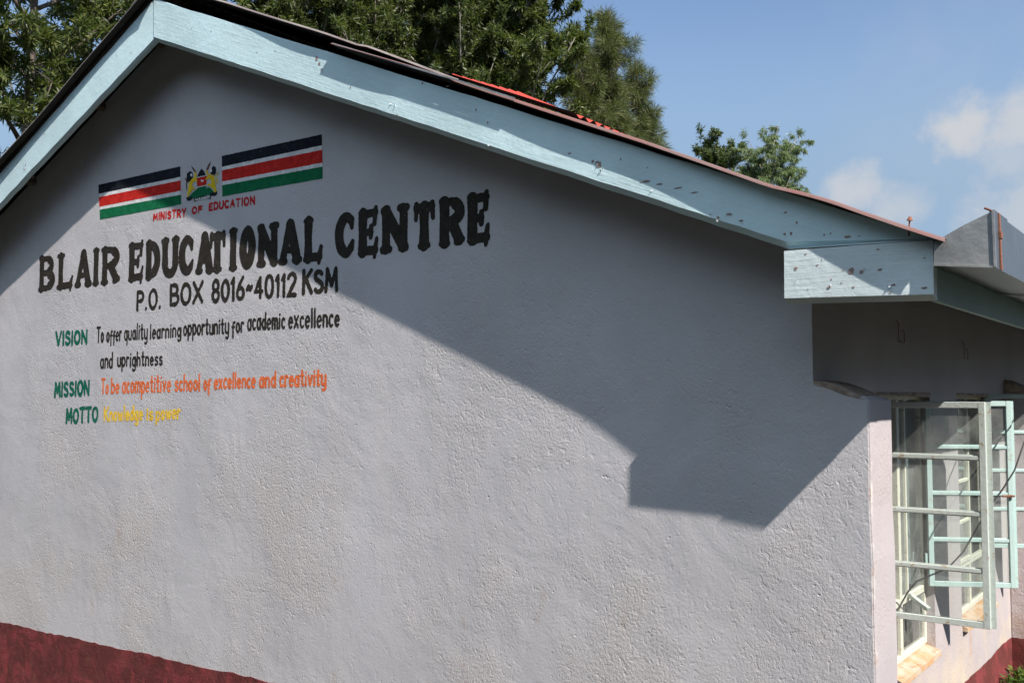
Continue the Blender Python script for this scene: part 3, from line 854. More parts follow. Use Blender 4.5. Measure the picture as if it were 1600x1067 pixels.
TG = {
    'B': stem(0.14, fl=0.12) + [([(0.14, 1.0)] + arc(0.5, 0.76, 0.36, 0.24, 90, -90) + [(0.14, 0.52)], 0.62, 0.62), (arc(0.5, 0.76, 0.36, 0.22, 60, -60), 0.9, 0.9),
                            ([(0.14, 0.5)] + arc(0.5, 0.25, 0.46, 0.26, 90, -90) + [(0.14, 0.0)], 0.62, 0.62), (arc(0.5, 0.25, 0.45, 0.22, 60, -60), 1.0, 1.0)],
    'L': stem(0.2, fl=0.16) + [([(0.2, 0.0), (0.9, 0.0)], 0.72, 0.72), ([(0.86, 0.0), (0.98, 0.26)], 0.7, 0.42), ([(0.9, 0.0), (0.86, -0.17)], 0.55, 0.36)],
    'A': [([(0.47, 0.98), (0.12, 0.0)], 0.85, 0.8), ([(0.5, 0.98), (0.86, 0.0)], 1.1, 1.0), ([(0.25, 0.28), (0.75, 0.28)], 0.55, 0.55), ([(0.0, -0.02), (0.26, -0.02)], 0.6, 0.6), ([(0.72, -0.02), (1.0, -0.02)], 0.62, 0.62), ([(0.36, 0.9), (0.52, 1.07)], 0.55, 0.5)],
    'I': stem(0.5, fl=0.36),
    'R': stem(0.14, fl=0.13) + [([(0.14, 1.0)] + arc(0.5, 0.74, 0.4, 0.26, 90, -90) + [(0.14, 0.48)], 0.62, 0.62), (arc(0.5, 0.74, 0.38, 0.22, 60, -60), 0.95, 0.95), ([(0.5, 0.48), (0.85, 0.04)], 0.95, 0.95), ([(0.74, -0.02), (1.0, 0.03)], 0.62, 0.55)],
    'E': stem(0.16, fl=0.13) + [([(0.16, 0.99), (0.9, 1.0)], 0.66, 0.66), ([(0.93, 1.12), (0.86, 0.72)], 0.42, 0.5), ([(0.16, 0.5), (0.64, 0.5)], 0.6, 0.6), ([(0.66, 0.64), (0.64, 0.36)], 0.46, 0.46), ([(0.16, 0.01), (0.9, 0.01)], 0.72, 0.72), ([(1.0, 0.30), (0.88, 0.0)], 0.36, 0.55), ([(0.9, 0.0), (0.88, -0.17)], 0.5, 0.36)],
    'D': stem(0.16, fl=0.13) + [([(0.16, 0.99), (0.45, 0.98)] + arc(0.45, 0.5, 0.45, 0.48, 90, -90) + [(0.16, 0.01)], 0.66, 0.66), (arc(0.45, 0.5, 0.44, 0.42, 60, -60), 1.0, 1.0)],
    'U': stem(0.16, 0.3, 1.0, 0.14, False) + stem(0.84, 0.3, 1.0, 0.14, False) + [([(0.16, 0.32)] + arc(0.5, 0.3, 0.34, 0.3, 180, 360) + [(0.84, 0.32)], 0.85, 0.85)],
    'C': [(arc(0.52, 0.5, 0.44, 0.5, 52, 308, 16), 0.75, 0.75), (arc(0.5, 0.5, 0.40, 0.45, 120, 240), 1.0, 1.0), ([(0.84, 0.88), (0.9, 0.68)], 0.75, 0.4), ([(0.82, 0.13), (0.95, 0.3)], 0.8, 0.4)],
    'T': stem(0.5, 0.0, 0.95, 0.2, True, False) + [([(0.08, 0.95), (0.92, 0.95)], 0.72, 0.72), ([(0.06, 1.04), (0.03, 0.66)], 0.5, 0.4), ([(0.95, 1.04), (0.98, 0.66)], 0.5, 0.4)],
    'O': [(arc(0.5, 0.5, 0.38, 0.5, 0, 360, 24), 0.85, 0.85), (arc(0.5, 0.5, 0.36, 0.42, 120, 240), 1.0, 1.0), (arc(0.5, 0.5, 0.36, 0.42, -60, 60), 1.0, 1.0)],
    'N': [([(0.14, 0.0), (0.14, 0.95)], 0.85, 0.85), ([(0.12, 0.98), (0.86, 0.02)], 1.0, 1.0), ([(0.86, 0.02), (0.86, 1.0)], 0.85, 0.85), ([(0.0, -0.02), (0.28, -0.02)], 0.62, 0.62), ([(0.7, 1.02), (1.0, 1.02)], 0.62, 0.62), ([(0.02, 1.02), (0.2, 1.04)], 0.6, 0.6), ([(0.76, -0.01), (0.96, -0.01)], 0.62, 0.62)],
}
TITLE = [('B', -8.227, -7.945, 2.995, 3.299), ('L', -7.93, -7.64, 2.993, 3.295), ('A', -7.64, -7.367, 2.99, 3.292), ('I', -7.38, -7.248, 2.989, 3.289), ('R', -7.248, -6.958, 2.987, 3.287), ('E', -6.864, -6.633, 2.984, 3.282), ('D', -6.633, -6.423, 2.982, 3.279), ('U', -6.43, -6.181, 2.98, 3.277), ('C', -6.204, -5.997, 2.978, 3.274), ('A', -6.001, -5.776, 2.976, 3.271), ('T', -5.849, -5.634, 2.975, 3.269), ('I', -5.63, -5.499, 2.974, 3.267), ('O', -5.505, -5.312, 2.972, 3.265), ('N', -5.316, -5.075, 2.971, 3.263), ('A', -5.093, -4.844, 2.969, 3.26), ('L', -4.852, -4.639, 2.967, 3.257), ('C', -4.548, -4.347, 2.964, 3.253), ('E', -4.347, -4.146, 2.962, 3.25), ('N', -4.153, -3.897, 2.961, 3.248), ('T', -3.887, -3.69, 2.959, 3.245), ('R', -3.683, -3.471, 2.957, 3.242), ('E', -3.475, -3.285, 2.955, 3.239)]
TR = 0.040


def title_groups():
    words, cur, last = [], [], None
    for (ch, xa, xb, zb, zt) in TITLE:
        if last is not None and xa - last > 0.06: words.append(cur); cur = []
        last = xb
        r = TR * (0.95 if ch == 'I' else 1.0)
        fx = lambda u: xa + r * 0.72 + u * (xb - xa - 1.44 * r)
        fz = lambda v: zb + r * 0.7 + v * (zt - zb - 1.4 * r)
        for (pl, w0, w1) in TG[ch]:
            n = len(pl) - 1
            for i in range(n):
                a = w0 + (w1 - w0) * i / n; b = w0 + (w1 - w0) * (i + 1) / n
                cur.append((fx(pl[i][0]), fz(pl[i][1]), r * a, fx(pl[i + 1][0]), fz(pl[i + 1][1]), r * b))
    words.append(cur)
    return words


tag(paint('heading_lettering', title_groups(), M['ink'], res=0.0045, wobble=0.0012), 'large black western-style lettering of the school name')

# --- brush sans: advance width and strokes; capitals reach 1, small letters 0.6, descenders -0.35
XH = 0.60


def ring(cx, w, z0=0.0, z1=XH): return arc(cx, (z0 + z1) / 2, w, (z1 - z0) / 2, 90, 450, 14)


G = {
    'V': (0.62, [[(0, 1), (0.31, 0), (0.62, 1)]]),
    'I': (0.06, [[(0.03, 0), (0.03, 1)]]),
    'S': (0.5, [arc(0.25, 0.76, 0.23, 0.24, 30, 215, 8) + [(0.3, 0.5)] + arc(0.25, 0.25, 0.25, 0.25, 55, -150, 9)]),
    'O': (0.62, [arc(0.31, 0.5, 0.31, 0.5, 90, 450, 18)]),
    'N': (0.56, [[(0, 0), (0, 1), (0.56, 0), (0.56, 1)]]),
    'M': (0.7, [[(0, 0), (0.08, 1), (0.36, 0.25), (0.62, 1), (0.7, 0)]]),
    'T': (0.56, [[(0, 1), (0.56, 1)], [(0.28, 1), (0.28, 0)]]),
    'P': (0.5, [[(0, 0), (0, 1), (0.25, 1)] + arc(0.25, 0.74, 0.25, 0.26, 90, -90) + [(0, 0.48)]]),
    'B': (0.54, [[(0, 0), (0, 1), (0.25, 1)] + arc(0.25, 0.76, 0.22, 0.24, 90, -90) + [(0, 0.52), (0.28, 0.52)] + arc(0.28, 0.26, 0.26, 0.26, 90, -90) + [(0, 0)]]),
    'X': (0.6, [[(0, 0), (0.6, 1)], [(0, 1), (0.6, 0)]]),
    'K': (0.52, [[(0, 0), (0, 1)], [(0.5, 1), (0.02, 0.48)], [(0.16, 0.6), (0.52, 0)]]),
    'R': (0.54, [[(0, 0), (0, 1), (0.26, 1)] + arc(0.26, 0.74, 0.25, 0.26, 90, -90) + [(0, 0.48)], [(0.24, 0.48), (0.54, 0)]]),
    'Y': (0.56, [[(0, 1), (0.28, 0.5), (0.56, 1)], [(0.28, 0.5), (0.28, 0)]]),
    'F': (0.48, [[(0, 0), (0, 1), (0.48, 1)], [(0, 0.52), (0.38, 0.52)]]),
    'E': (0.48, [[(0.48, 0), (0, 0), (0, 1), (0.48, 1)], [(0, 0.52), (0.38, 0.52)]]),
    'D': (0.56, [[(0, 0), (0, 1), (0.22, 1)] + arc(0.22, 0.5, 0.34, 0.5, 90, -90) + [(0, 0)]]),
    'U': (0.54, [[(0, 1), (0, 0.28)] + arc(0.27, 0.27, 0.27, 0.27, 180, 360) + [(0.54, 1)]]),
    'C': (0.54, [arc(0.31, 0.5, 0.31, 0.5, 50, 310, 14)]),
    'A': (0.6, [[(0, 0), (0.3, 1), (0.6, 0)], [(0.12, 0.33), (0.48, 0.33)]]),
    'H': (0.54, [[(0, 0), (0, 1)], [(0.54, 0), (0.54, 1)], [(0, 0.5), (0.54, 0.5)]]),
    '8': (0.48, [arc(0.24, 0.76, 0.2, 0.24, 90, 450, 12), arc(0.24, 0.26, 0.24, 0.26, 90, 450, 12)]),
    '0': (0.5, [arc(0.25, 0.5, 0.25, 0.5, 90, 450, 16)]),
    '1': (0.16, [[(0, 0.82), (0.12, 1), (0.12, 0)]]),
    '6': (0.48, [[(0.4, 1), (0.12, 0.6)] + arc(0.24, 0.27, 0.24, 0.27, 150, 510, 14)]),
    '4': (0.5, [[(0.36, 0), (0.36, 1), (0, 0.3), (0.5, 0.3)]]),
    '2': (0.48, [arc(0.24, 0.74, 0.23, 0.26, 160, -30, 8) + [(0, 0), (0.48, 0.0)]]),
    '~': (0.34, [[(0, 0.44), (0.1, 0.56), (0.22, 0.44), (0.34, 0.56)]]),
    '.': (0.05, [[(0.02, 0.01), (0.03, 0.01)]]),
    'a': (0.36, [ring(0.17, 0.17), [(0.36, 0.6), (0.36, 0)]]),
    'b': (0.36, [[(0, 1), (0, 0)], ring(0.19, 0.18)]),
    'c': (0.3, [arc(0.17, 0.3, 0.17, 0.3, 50, 310, 10)]),
    'd': (0.36, [ring(0.17, 0.17), [(0.36, 1), (0.36, 0)]]),
    'e': (0.34, [[(0.02, 0.3), (0.34, 0.34)] + arc(0.17, 0.3, 0.17, 0.3, 10, 310, 12)]),
    'f': (0.26, [arc(0.22, 0.5, 0.12, 0.16, 60, 180, 5) + [(0.1, -0.3)], [(0, 0.36), (0.24, 0.36)]]),
    'g': (0.36, [ring(0.17, 0.17), [(0.36, 0.6), (0.36, -0.16)] + arc(0.19, -0.18, 0.17, 0.16, 0, -150, 7)]),
    'h': (0.34, [[(0, 1), (0, 0)], [(0, 0.36)] + arc(0.17, 0.4, 0.17, 0.2, 160, 0, 6) + [(0.34, 0)]]),
    'i': (0.05, [[(0.02, 0), (0.02, 0.6)], [(0.03, 0.84), (0.035, 0.85)]]),
    'l': (0.05, [[(0.02, 0), (0.02, 1)]]),
    'm': (0.56, [[(0, 0), (0, 0.6)], [(0, 0.38)] + arc(0.14, 0.42, 0.14, 0.18, 160, 0, 6) + [(0.28, 0)], [(0.28, 0.38)] + arc(0.42, 0.42, 0.14, 0.18, 160, 0, 6) + [(0.56, 0)]]),
    'n': (0.34, [[(0, 0), (0, 0.6)], [(0, 0.36)] + arc(0.17, 0.4, 0.17, 0.2, 160, 0, 6) + [(0.34, 0)]]),
    'o': (0.36, [ring(0.18, 0.18)]),
    'p': (0.36, [[(0, 0.6), (0, -0.35)], ring(0.19, 0.18)]),
    'q': (0.36, [ring(0.17, 0.17), [(0.36, 0.6), (0.36, -0.35)]]),
    'r': (0.24, [[(0, 0), (0, 0.6)], [(0, 0.38)] + arc(0.15, 0.42, 0.14, 0.18, 160, 45, 5)]),
    's': (0.3, [arc(0.15, 0.46, 0.13, 0.14, 30, 215, 6) + [(0.18, 0.3)] + arc(0.15, 0.15, 0.15, 0.15, 55, -150, 7)]),
    't': (0.26, [[(0.12, 0.95), (0.12, 0.1), (0.18, 0.0), (0.26, 0.04)], [(0, 0.64), (0.26, 0.64)]]),
    'u': (0.34, [[(0, 0.6), (0, 0.18)] + arc(0.16, 0.18, 0.16, 0.18, 180, 340, 6), [(0.34, 0.6), (0.34, 0)]]),
    'v': (0.34, [[(0, 0.6), (0.17, 0), (0.34, 0.6)]]),
    'w': (0.52, [[(0, 0.6), (0.13, 0), (0.26, 0.5), (0.39, 0), (0.52, 0.6)]]),
    'x': (0.34, [[(0, 0), (0.34, 0.6)], [(0, 0.6), (0.34, 0)]]),
    'y': (0.36, [[(0, 0.6), (0, 0.2)] + arc(0.17, 0.2, 0.17, 0.2, 180, 340, 6), [(0.36, 0.6), (0.36, -0.12)] + arc(0.2, -0.16, 0.16, 0.17, 0, -140, 7)]),
    'k': (0.34, [[(0, 0), (0, 1)], [(0.32, 0.6), (0.02, 0.26)], [(0.1, 0.34), (0.34, 0)]]),
}


def words_segs(words, r, seed=0, gap=0.17):
    rr = random.Random(seed); out = []
    for (txt, xa, xb, za, zb, ha, hb) in words:
        tot = sum(G[c][0] for c in txt) + gap * (len(txt) - 1)
        sx = (xb - xa - 2 * r) / tot
        x = 0.0; segs = []
        for c in txt:
            jz = rr.uniform(-0.02, 0.02); jh = rr.uniform(0.96, 1.05); jr = r * rr.uniform(0.92, 1.10)
            for pl in G[c][1]:
                pr = []
                for (u, v) in pl:
                    X = xa + r + (x + u) * sx; f = (X - xa) / (xb - xa)
                    h = ha + (hb - ha) * f
                    pr.append((X, za + (zb - za) * f + r + (v * jh + jz) * (h - 2 * r)))
                n = len(pr) - 1
                for i in range(n):
                    segs.append((pr[i][0], pr[i][1], jr, pr[i + 1][0], pr[i + 1][1], jr * (0.92 if i == n - 1 else 1.0)))
            x += G[c][0] + gap
        out.append(segs)
    return out


WORDS = {
    'green': [('VISION', -7.916, -7.413, 2.519, 2.518, 0.131, 0.128), ('MISSION', -7.911, -7.363, 2.091, 2.108, 0.133, 0.131), ('MOTTO', -7.719, -7.226, 1.875, 1.899, 0.134, 0.133)],
    'black': [('To', -7.284, -7.173, 2.526, 2.524, 0.13, 0.13), ('offer', -7.14, -6.921, 2.528, 2.53, 0.131, 0.128), ('quality', -6.892, -6.571, 2.531, 2.529, 0.13, 0.127), ('learning', -6.547, -6.147, 2.53, 2.531, 0.122, 0.115), ('opportunity', -6.129, -5.592, 2.539, 2.533, 0.129, 0.123), ('for', -5.569, -5.429, 2.535, 2.537, 0.12, 0.118), ('academic', -5.4, -5.004, 2.547, 2.541, 0.131, 0.123), ('excellence', -4.979, -4.489, 2.541, 2.535, 0.133, 0.128), ('and', -7.221, -7.037, 2.321, 2.321, 0.13, 0.129), ('uprightness', -6.979, -6.372, 2.328, 2.329, 0.125, 0.114)],
    'orange': [('To', -7.2, -7.087, 2.116, 2.119, 0.126, 0.127), ('be', -7.058, -6.936, 2.122, 2.123, 0.126, 0.127), ('acompetitive', -6.904, -6.261, 2.122, 2.133, 0.144, 0.134), ('school', -6.22, -5.911, 2.136, 2.141, 0.133, 0.129), ('of', -5.875, -5.791, 2.14, 2.143, 0.124, 0.123), ('excellence', -5.756, -5.298, 2.149, 2.158, 0.119, 0.115), ('and', -5.266, -5.089, 2.158, 2.16, 0.117, 0.118), ('creativity', -5.058, -4.606, 2.159, 2.167, 0.123, 0.118)],
    'yellow': [('Knowledge', -7.152, -6.611, 1.904, 1.921, 0.125, 0.122), ('is', -6.57, -6.476, 1.919, 1.922, 0.113, 0.119), ('power', -6.45, -6.14, 1.921, 1.937, 0.12, 0.117)],
    'address': [('P.O.', -6.733, -6.407, 2.749, 2.751, 0.162, 0.163), ('BOX', -6.302, -5.892, 2.759, 2.764, 0.172, 0.165), ('8016~40112', -5.803, -4.896, 2.759, 2.748, 0.173, 0.164), ('KSM', -4.846, -4.506, 2.754, 2.752, 0.167, 0.158)],
    'ministry': [('MINISTRY', -6.538, -6.118, 3.423, 3.407, 0.065, 0.07), ('OF', -6.053, -5.92, 3.419, 3.413, 0.061, 0.058), ('EDUCATION', -5.851, -5.335, 3.42, 3.404, 0.062, 0.067)],
}
paint('address_lettering', words_segs(WORDS['address'], 0.0150, 3, 0.24), M['ink'])
paint('ministry_lettering', words_segs(WORDS['ministry'], 0.0082, 4, 0.30), M['red'], res=0.0035, wobble=0.001)
for i, w in enumerate(WORDS['green']):
    paint('section_title', words_segs([w], 0.0140, 10 + i, 0.27), M['green'])
paint('vision_lettering', words_segs(WORDS['black'], 0.0090, 5, 0.22), M['ink'], res=0.0035, wobble=0.0009)
paint('mission_lettering', words_segs(WORDS['orange'], 0.0092, 6, 0.22), M['orange'], res=0.0035, wobble=0.0009)
paint('motto_lettering', words_segs(WORDS['yellow'], 0.0108, 7, 0.22), M['yellow'], res=0.0035, wobble=0.0012)


# --- national flag bands either side of the coat of arms
def dense(poly, amp, seed, step=0.02):
    r = random.Random(seed); out = []
    for i in range(len(poly)):
        a, b = poly[i], poly[(i + 1) % len(poly)]
        L = math.hypot(b[0] - a[0], b[1] - a[1]); n = max(1, int(L / step))
        for k in range(n):
            f = k / n; j = amp if k else 0
            out.append((a[0] + (b[0] - a[0]) * f + r.uniform(-j, j), a[1] + (b[1] - a[1]) * f + r.uniform(-j, j)))
    return out


def flat(name, polys, y, m, parent=None, amp=0.0012, step=0.02, seed=1):
    vs, fs = [], []
    for q, pl in enumerate(polys):
        d = dense(pl, amp, seed + q, step)
        tri = tessellate_polygon([[Vector((a, b, 0)) for a, b in d]])
        k = len(vs); vs += [(a, y, b) for a, b in d]
        for t_ in tri:
            (ax, az), (bx, bz), (cx, cz) = (d[i] for i in t_)
            up = (bx - ax) * (cz - az) - (bz - az) * (cx - ax) > 0
            fs.append(tuple(k + i for i in (t_ if up else t_[::-1])))
    o = meshobj(name, vs, fs, m)
    return SP(o, parent) if parent else P(o)


FLAGS = {'L': [[(-7.308, 3.803), (-6.201, 3.795), (-6.197, 3.716), (-7.302, 3.729)], [(-7.295, 3.701), (-6.194, 3.689), (-6.189, 3.612), (-7.286, 3.622)], [(-7.28, 3.598), (-6.186, 3.582), (-6.181, 3.51), (-7.274, 3.518)]],
         'R': [[(-5.711, 3.798), (-4.675, 3.783), (-4.672, 3.712), (-5.706, 3.72)], [(-5.705, 3.694), (-4.669, 3.682), (-4.665, 3.598), (-5.702, 3.614)], [(-5.7, 3.588), (-4.664, 3.572), (-4.662, 3.495), (-5.697, 3.508)]]}
for side in ('L', 'R'):
    st = FLAGS[side]
    q = [(st[0][0][0] + 0.004, st[0][0][1] - 0.01), (st[0][1][0] - 0.004, st[0][1][1] - 0.01), (st[2][2][0] - 0.004, st[2][2][1] + 0.01), (st[2][3][0] + 0.004, st[2][3][1] + 0.01)]
    fb = flat('flag_banner', [q], -0.0008, M['white'])
    for pl, mm in zip(st, ('flagblack', 'flagred', 'flaggreen')):
        flat('stripe', [pl], -0.0014, M[mm], fb)

EM = {'spear_left': [(-6.075, 3.786), (-6.041, 3.761), (-6.001, 3.72), (-6.011, 3.717), (-6.041, 3.741)],
      'spear_right': [(-5.836, 3.78), (-5.84, 3.757), (-5.869, 3.719), (-5.887, 3.724), (-5.87, 3.752)],
      'shield_black': [(-5.994, 3.688), (-5.972, 3.719), (-5.942, 3.742), (-5.915, 3.719), (-5.891, 3.685)],
      'shield_red': [(-6.001, 3.677), (-5.875, 3.679), (-5.884, 3.614), (-5.99, 3.616)],
      'shield_green': [(-5.986, 3.607), (-5.892, 3.61), (-5.862, 3.573), (-5.833, 3.539), (-5.896, 3.543), (-5.967, 3.538), (-5.996, 3.555), (-6.0, 3.586)],
      'mound': [(-6.12, 3.553), (-6.097, 3.552), (-6.047, 3.579), (-5.997, 3.599), (-5.953, 3.554), (-5.882, 3.554), (-5.869, 3.6), (-5.827, 3.582), (-5.785, 3.546), (-5.759, 3.553), (-5.753, 3.533), (-5.777, 3.524), (-5.826, 3.532), (-5.854, 3.542), (-5.966, 3.534), (-6.031, 3.538), (-6.081, 3.524), (-6.111, 3.534)],
      'lion_left': [(-6.05, 3.685), (-6.025, 3.689), (-6.028, 3.709), (-6.022, 3.726), (-6.004, 3.721), (-5.999, 3.705), (-6.005, 3.679), (-5.99, 3.662), (-5.99, 3.652), (-6.024, 3.659), (-6.038, 3.657), (-6.052, 3.628), (-6.033, 3.619), (-6.015, 3.602), (-6.036, 3.595), (-6.047, 3.606), (-6.054, 3.589), (-6.083, 3.575), (-6.093, 3.554), (-6.111, 3.554), (-6.108, 3.578), (-6.097, 3.617), (-6.094, 3.647), (-6.082, 3.663)],
      'lion_right': [(-5.865, 3.678), (-5.886, 3.698), (-5.892, 3.718), (-5.877, 3.723), (-5.865, 3.704), (-5.85, 3.683), (-5.82, 3.682), (-5.795, 3.668), (-5.787, 3.641), (-5.778, 3.614), (-5.772, 3.583), (-5.759, 3.556), (-5.774, 3.545), (-5.798, 3.55), (-5.792, 3.564), (-5.813, 3.58), (-5.842, 3.601), (-5.87, 3.609), (-5.877, 3.616), (-5.856, 3.62), (-5.825, 3.616), (-5.829, 3.634), (-5.847, 3.658), (-5.878, 3.649), (-5.896, 3.653), (-5.885, 3.665)],
      'mane_left': [(-6.121, 3.695), (-6.117, 3.73), (-6.077, 3.743), (-6.048, 3.725), (-6.04, 3.706), (-6.05, 3.688), (-6.082, 3.665), (-6.099, 3.665), (-6.119, 3.681)],
      'mane_right': [(-5.839, 3.7), (-5.824, 3.73), (-5.797, 3.741), (-5.774, 3.723), (-5.771, 3.691), (-5.788, 3.668), (-5.81, 3.681), (-5.83, 3.681)],
      'face_left': [(-6.074, 3.722), (-6.055, 3.721), (-6.049, 3.705), (-6.065, 3.698), (-6.075, 3.709)],
      'face_right': [(-5.842, 3.72), (-5.824, 3.723), (-5.817, 3.708), (-5.823, 3.696), (-5.843, 3.703)],
      'tail_left': [(-6.148, 3.701), (-6.134, 3.697), (-6.099, 3.663), (-6.111, 3.663), (-6.115, 3.641), (-6.111, 3.607), (-6.122, 3.609), (-6.127, 3.643), (-6.126, 3.674)],
      'tail_right': [(-5.744, 3.691), (-5.742, 3.682), (-5.764, 3.668), (-5.77, 3.652), (-5.749, 3.627), (-5.751, 3.61), (-5.771, 3.609), (-5.774, 3.614), (-5.76, 3.616), (-5.763, 3.625), (-5.782, 3.649), (-5.778, 3.67)],
      'cock': [(-5.949, 3.663), (-5.94, 3.66), (-5.934, 3.65), (-5.924, 3.657), (-5.912, 3.654), (-5.919, 3.644), (-5.933, 3.64), (-5.944, 3.647)],
      'scroll': [(-6.034, 3.534), (-5.974, 3.537), (-5.91, 3.539), (-5.854, 3.537), (-5.829, 3.536), (-5.827, 3.505), (-5.853, 3.51), (-5.909, 3.517), (-5.966, 3.517), (-6.019, 3.509)]}
arms = flat('coat_of_arms', [EM['mound']], -0.0010, M['flaggreen'], None, 0.0008, 0.02, 3)
flat('shield', [EM['shield_black']], -0.0016, M['flagblack'], arms, 0.0003)
flat('shield', [EM['shield_red']], -0.0016, M['flagred'], arms, 0.0003)
flat('shield', [EM['shield_green']], -0.0015, M['flaggreen'], arms, 0.0003)
flat('spear', [EM['spear_left']], -0.0017, M['brown'], arms, 0.0003)
flat('spear', [EM['spear_right']], -0.0017, M['brown'], arms, 0.0003)
flat('lion', [EM['lion_left']], -0.0019, M['gold'], arms, 0.0006)
flat('lion', [EM['lion_right']], -0.0019, M['gold'], arms, 0.0006)
flat('mane', [EM['mane_left']], -0.0022, M['flagblack'], arms, 0.001)
flat('mane', [EM['mane_right']], -0.0022, M['flagblack'], arms, 0.001)
flat('tail', [EM['tail_left']], -0.0018, M['brown'], arms, 0.0003)
flat('tail', [EM['tail_right']], -0.0018, M['gold'], arms, 0.0003)
flat('face', [EM['face_left']], -0.0025, M['white'], arms, 0.0003)
flat('face', [EM['face_right']], -0.0025, M['white'], arms, 0.0003)
flat('cockerel', [EM['cock']], -0.0020, M['white'], arms, 0.0003)
for rk in ([(-6.12, 3.553), (-6.097, 3.556), (-6.075, 3.548), (-6.045, 3.552), (-6.04, 3.536), (-6.081, 3.522), (-6.111, 3.530)], [(-5.842, 3.548), (-5.80, 3.552), (-5.759, 3.557), (-5.753, 3.533), (-5.777, 3.522), (-5.826, 3.528)]):
    flat('rock', [rk], -0.0018, M['flagblack'], arms, 0.001)
flat('scroll', [EM['scroll']], -0.0021, M['flagblack'], arms, 0.0004)
paint('scroll_lettering', words_segs([('HARAMBEE', -6.012, -5.838, 3.514, 3.513, 0.019, 0.020)], 0.0026, 9, 0.3), M['white'], -0.0027, arms, 0.0012, 0.0002)
for pts in ([(-6.001, 3.682), (-5.938, 3.6835), (-5.882, 3.682)], [(-5.99, 3.611), (-5.94, 3.611), (-5.888, 3.612)]):
    v, f = sdf_mesh([(a[0], a[1], 0.0028, b[0], b[1], 0.0028) for a, b in zip(pts, pts[1:])], 0.0015, 0.0002)
    SP(meshobj('shield_line', [(a, -0.0018, b) for a, b in v], f, M['white']), arms)

# ------------------------------------------------------------------ windows
def window(y0, y1, mulls, transom):
    xf = XS - 0.065
    bm = bmesh.new()
    w = 0.034
    for yy in (y0 + w / 2, y1 - w / 2):
        box(bm, xf - w / 2, xf + w / 2, yy - w / 2, yy + w / 2, ZS + 0.045, ZH - 0.008, 0.003)
    for zz in (ZS + 0.062, ZH - 0.025):
        box(bm, xf - w / 2 - .001, xf + w / 2 + .001, y0 + w, y1 - w, zz - w / 2, zz + w / 2, 0.003)
    for yy in mulls:
        box(bm, xf - w / 2 - .002, xf + w / 2 + .002, yy - 0.021, yy + 0.021, ZS + 0.079, ZH - 0.042, 0.003)
    ys = [y0 + w] + [v for m_ in mulls for v in (m_ - 0.021, m_ + 0.021)] + [y1 - w]
    for a, b in zip(ys[::2], ys[1::2]):
        box(bm, xf - w / 2, xf + w / 2, a, b, transom - 0.02, transom + 0.02, 0.003)
    wo = P(bmobj('window', bm, M['cream']))
    # sill, broken plaster over the head
    bm = bmesh.new()
    poly = [(XS - 0.30, ZS + .002), (XS + 0.035, ZS - 0.02), (XS + 0.030, ZS + 0.012), (XS - 0.085, ZS + 0.045), (XS - 0.30, ZS + 0.048)]
    prism_xz(bm, poly, y0 + .002, y1 - .002, 0.003)
    SP(bmobj('sill', bm, M['sill']), wo)
    bm = bmesh.new()
    n = 12; r = random.Random(int(y0 * 100))
    a = []; 
    for i in range(n + 1):
        y = y0 + 0.004 + (y1 - y0 - 0.008) * i / n
        d = r.uniform(0.006, 0.014) + 0.018 * i / n
        a.append([bm.verts.new(v) for v in ((XS - 0.08, y, ZH - 0.001), (XS + 0.003, y, ZH - 0.001), (XS + 0.006 + r.uniform(-.004, .005), y, ZH - d), (XS - 0.08, y, ZH - d + 0.008))])
    for i in range(n):
        for k in range(4): bm.faces.new((a[i][k], a[i + 1][k], a[i + 1][(k + 1) % 4], a[i][(k + 1) % 4]))
    bm.faces.new(a[0]); bm.faces.new(a[-1][::-1])
    SP(bmobj('broken_head', bm, M['bare']), wo)
    return wo, xf


def quad(name, p, q, z0, z1, m, parent):
    return SP(meshobj(name, [(p[0], p[1], z0), (q[0], q[1], z0), (q[0], q[1], z1), (p[0], p[1], z1)], [(0, 1, 2, 3)], m), parent)


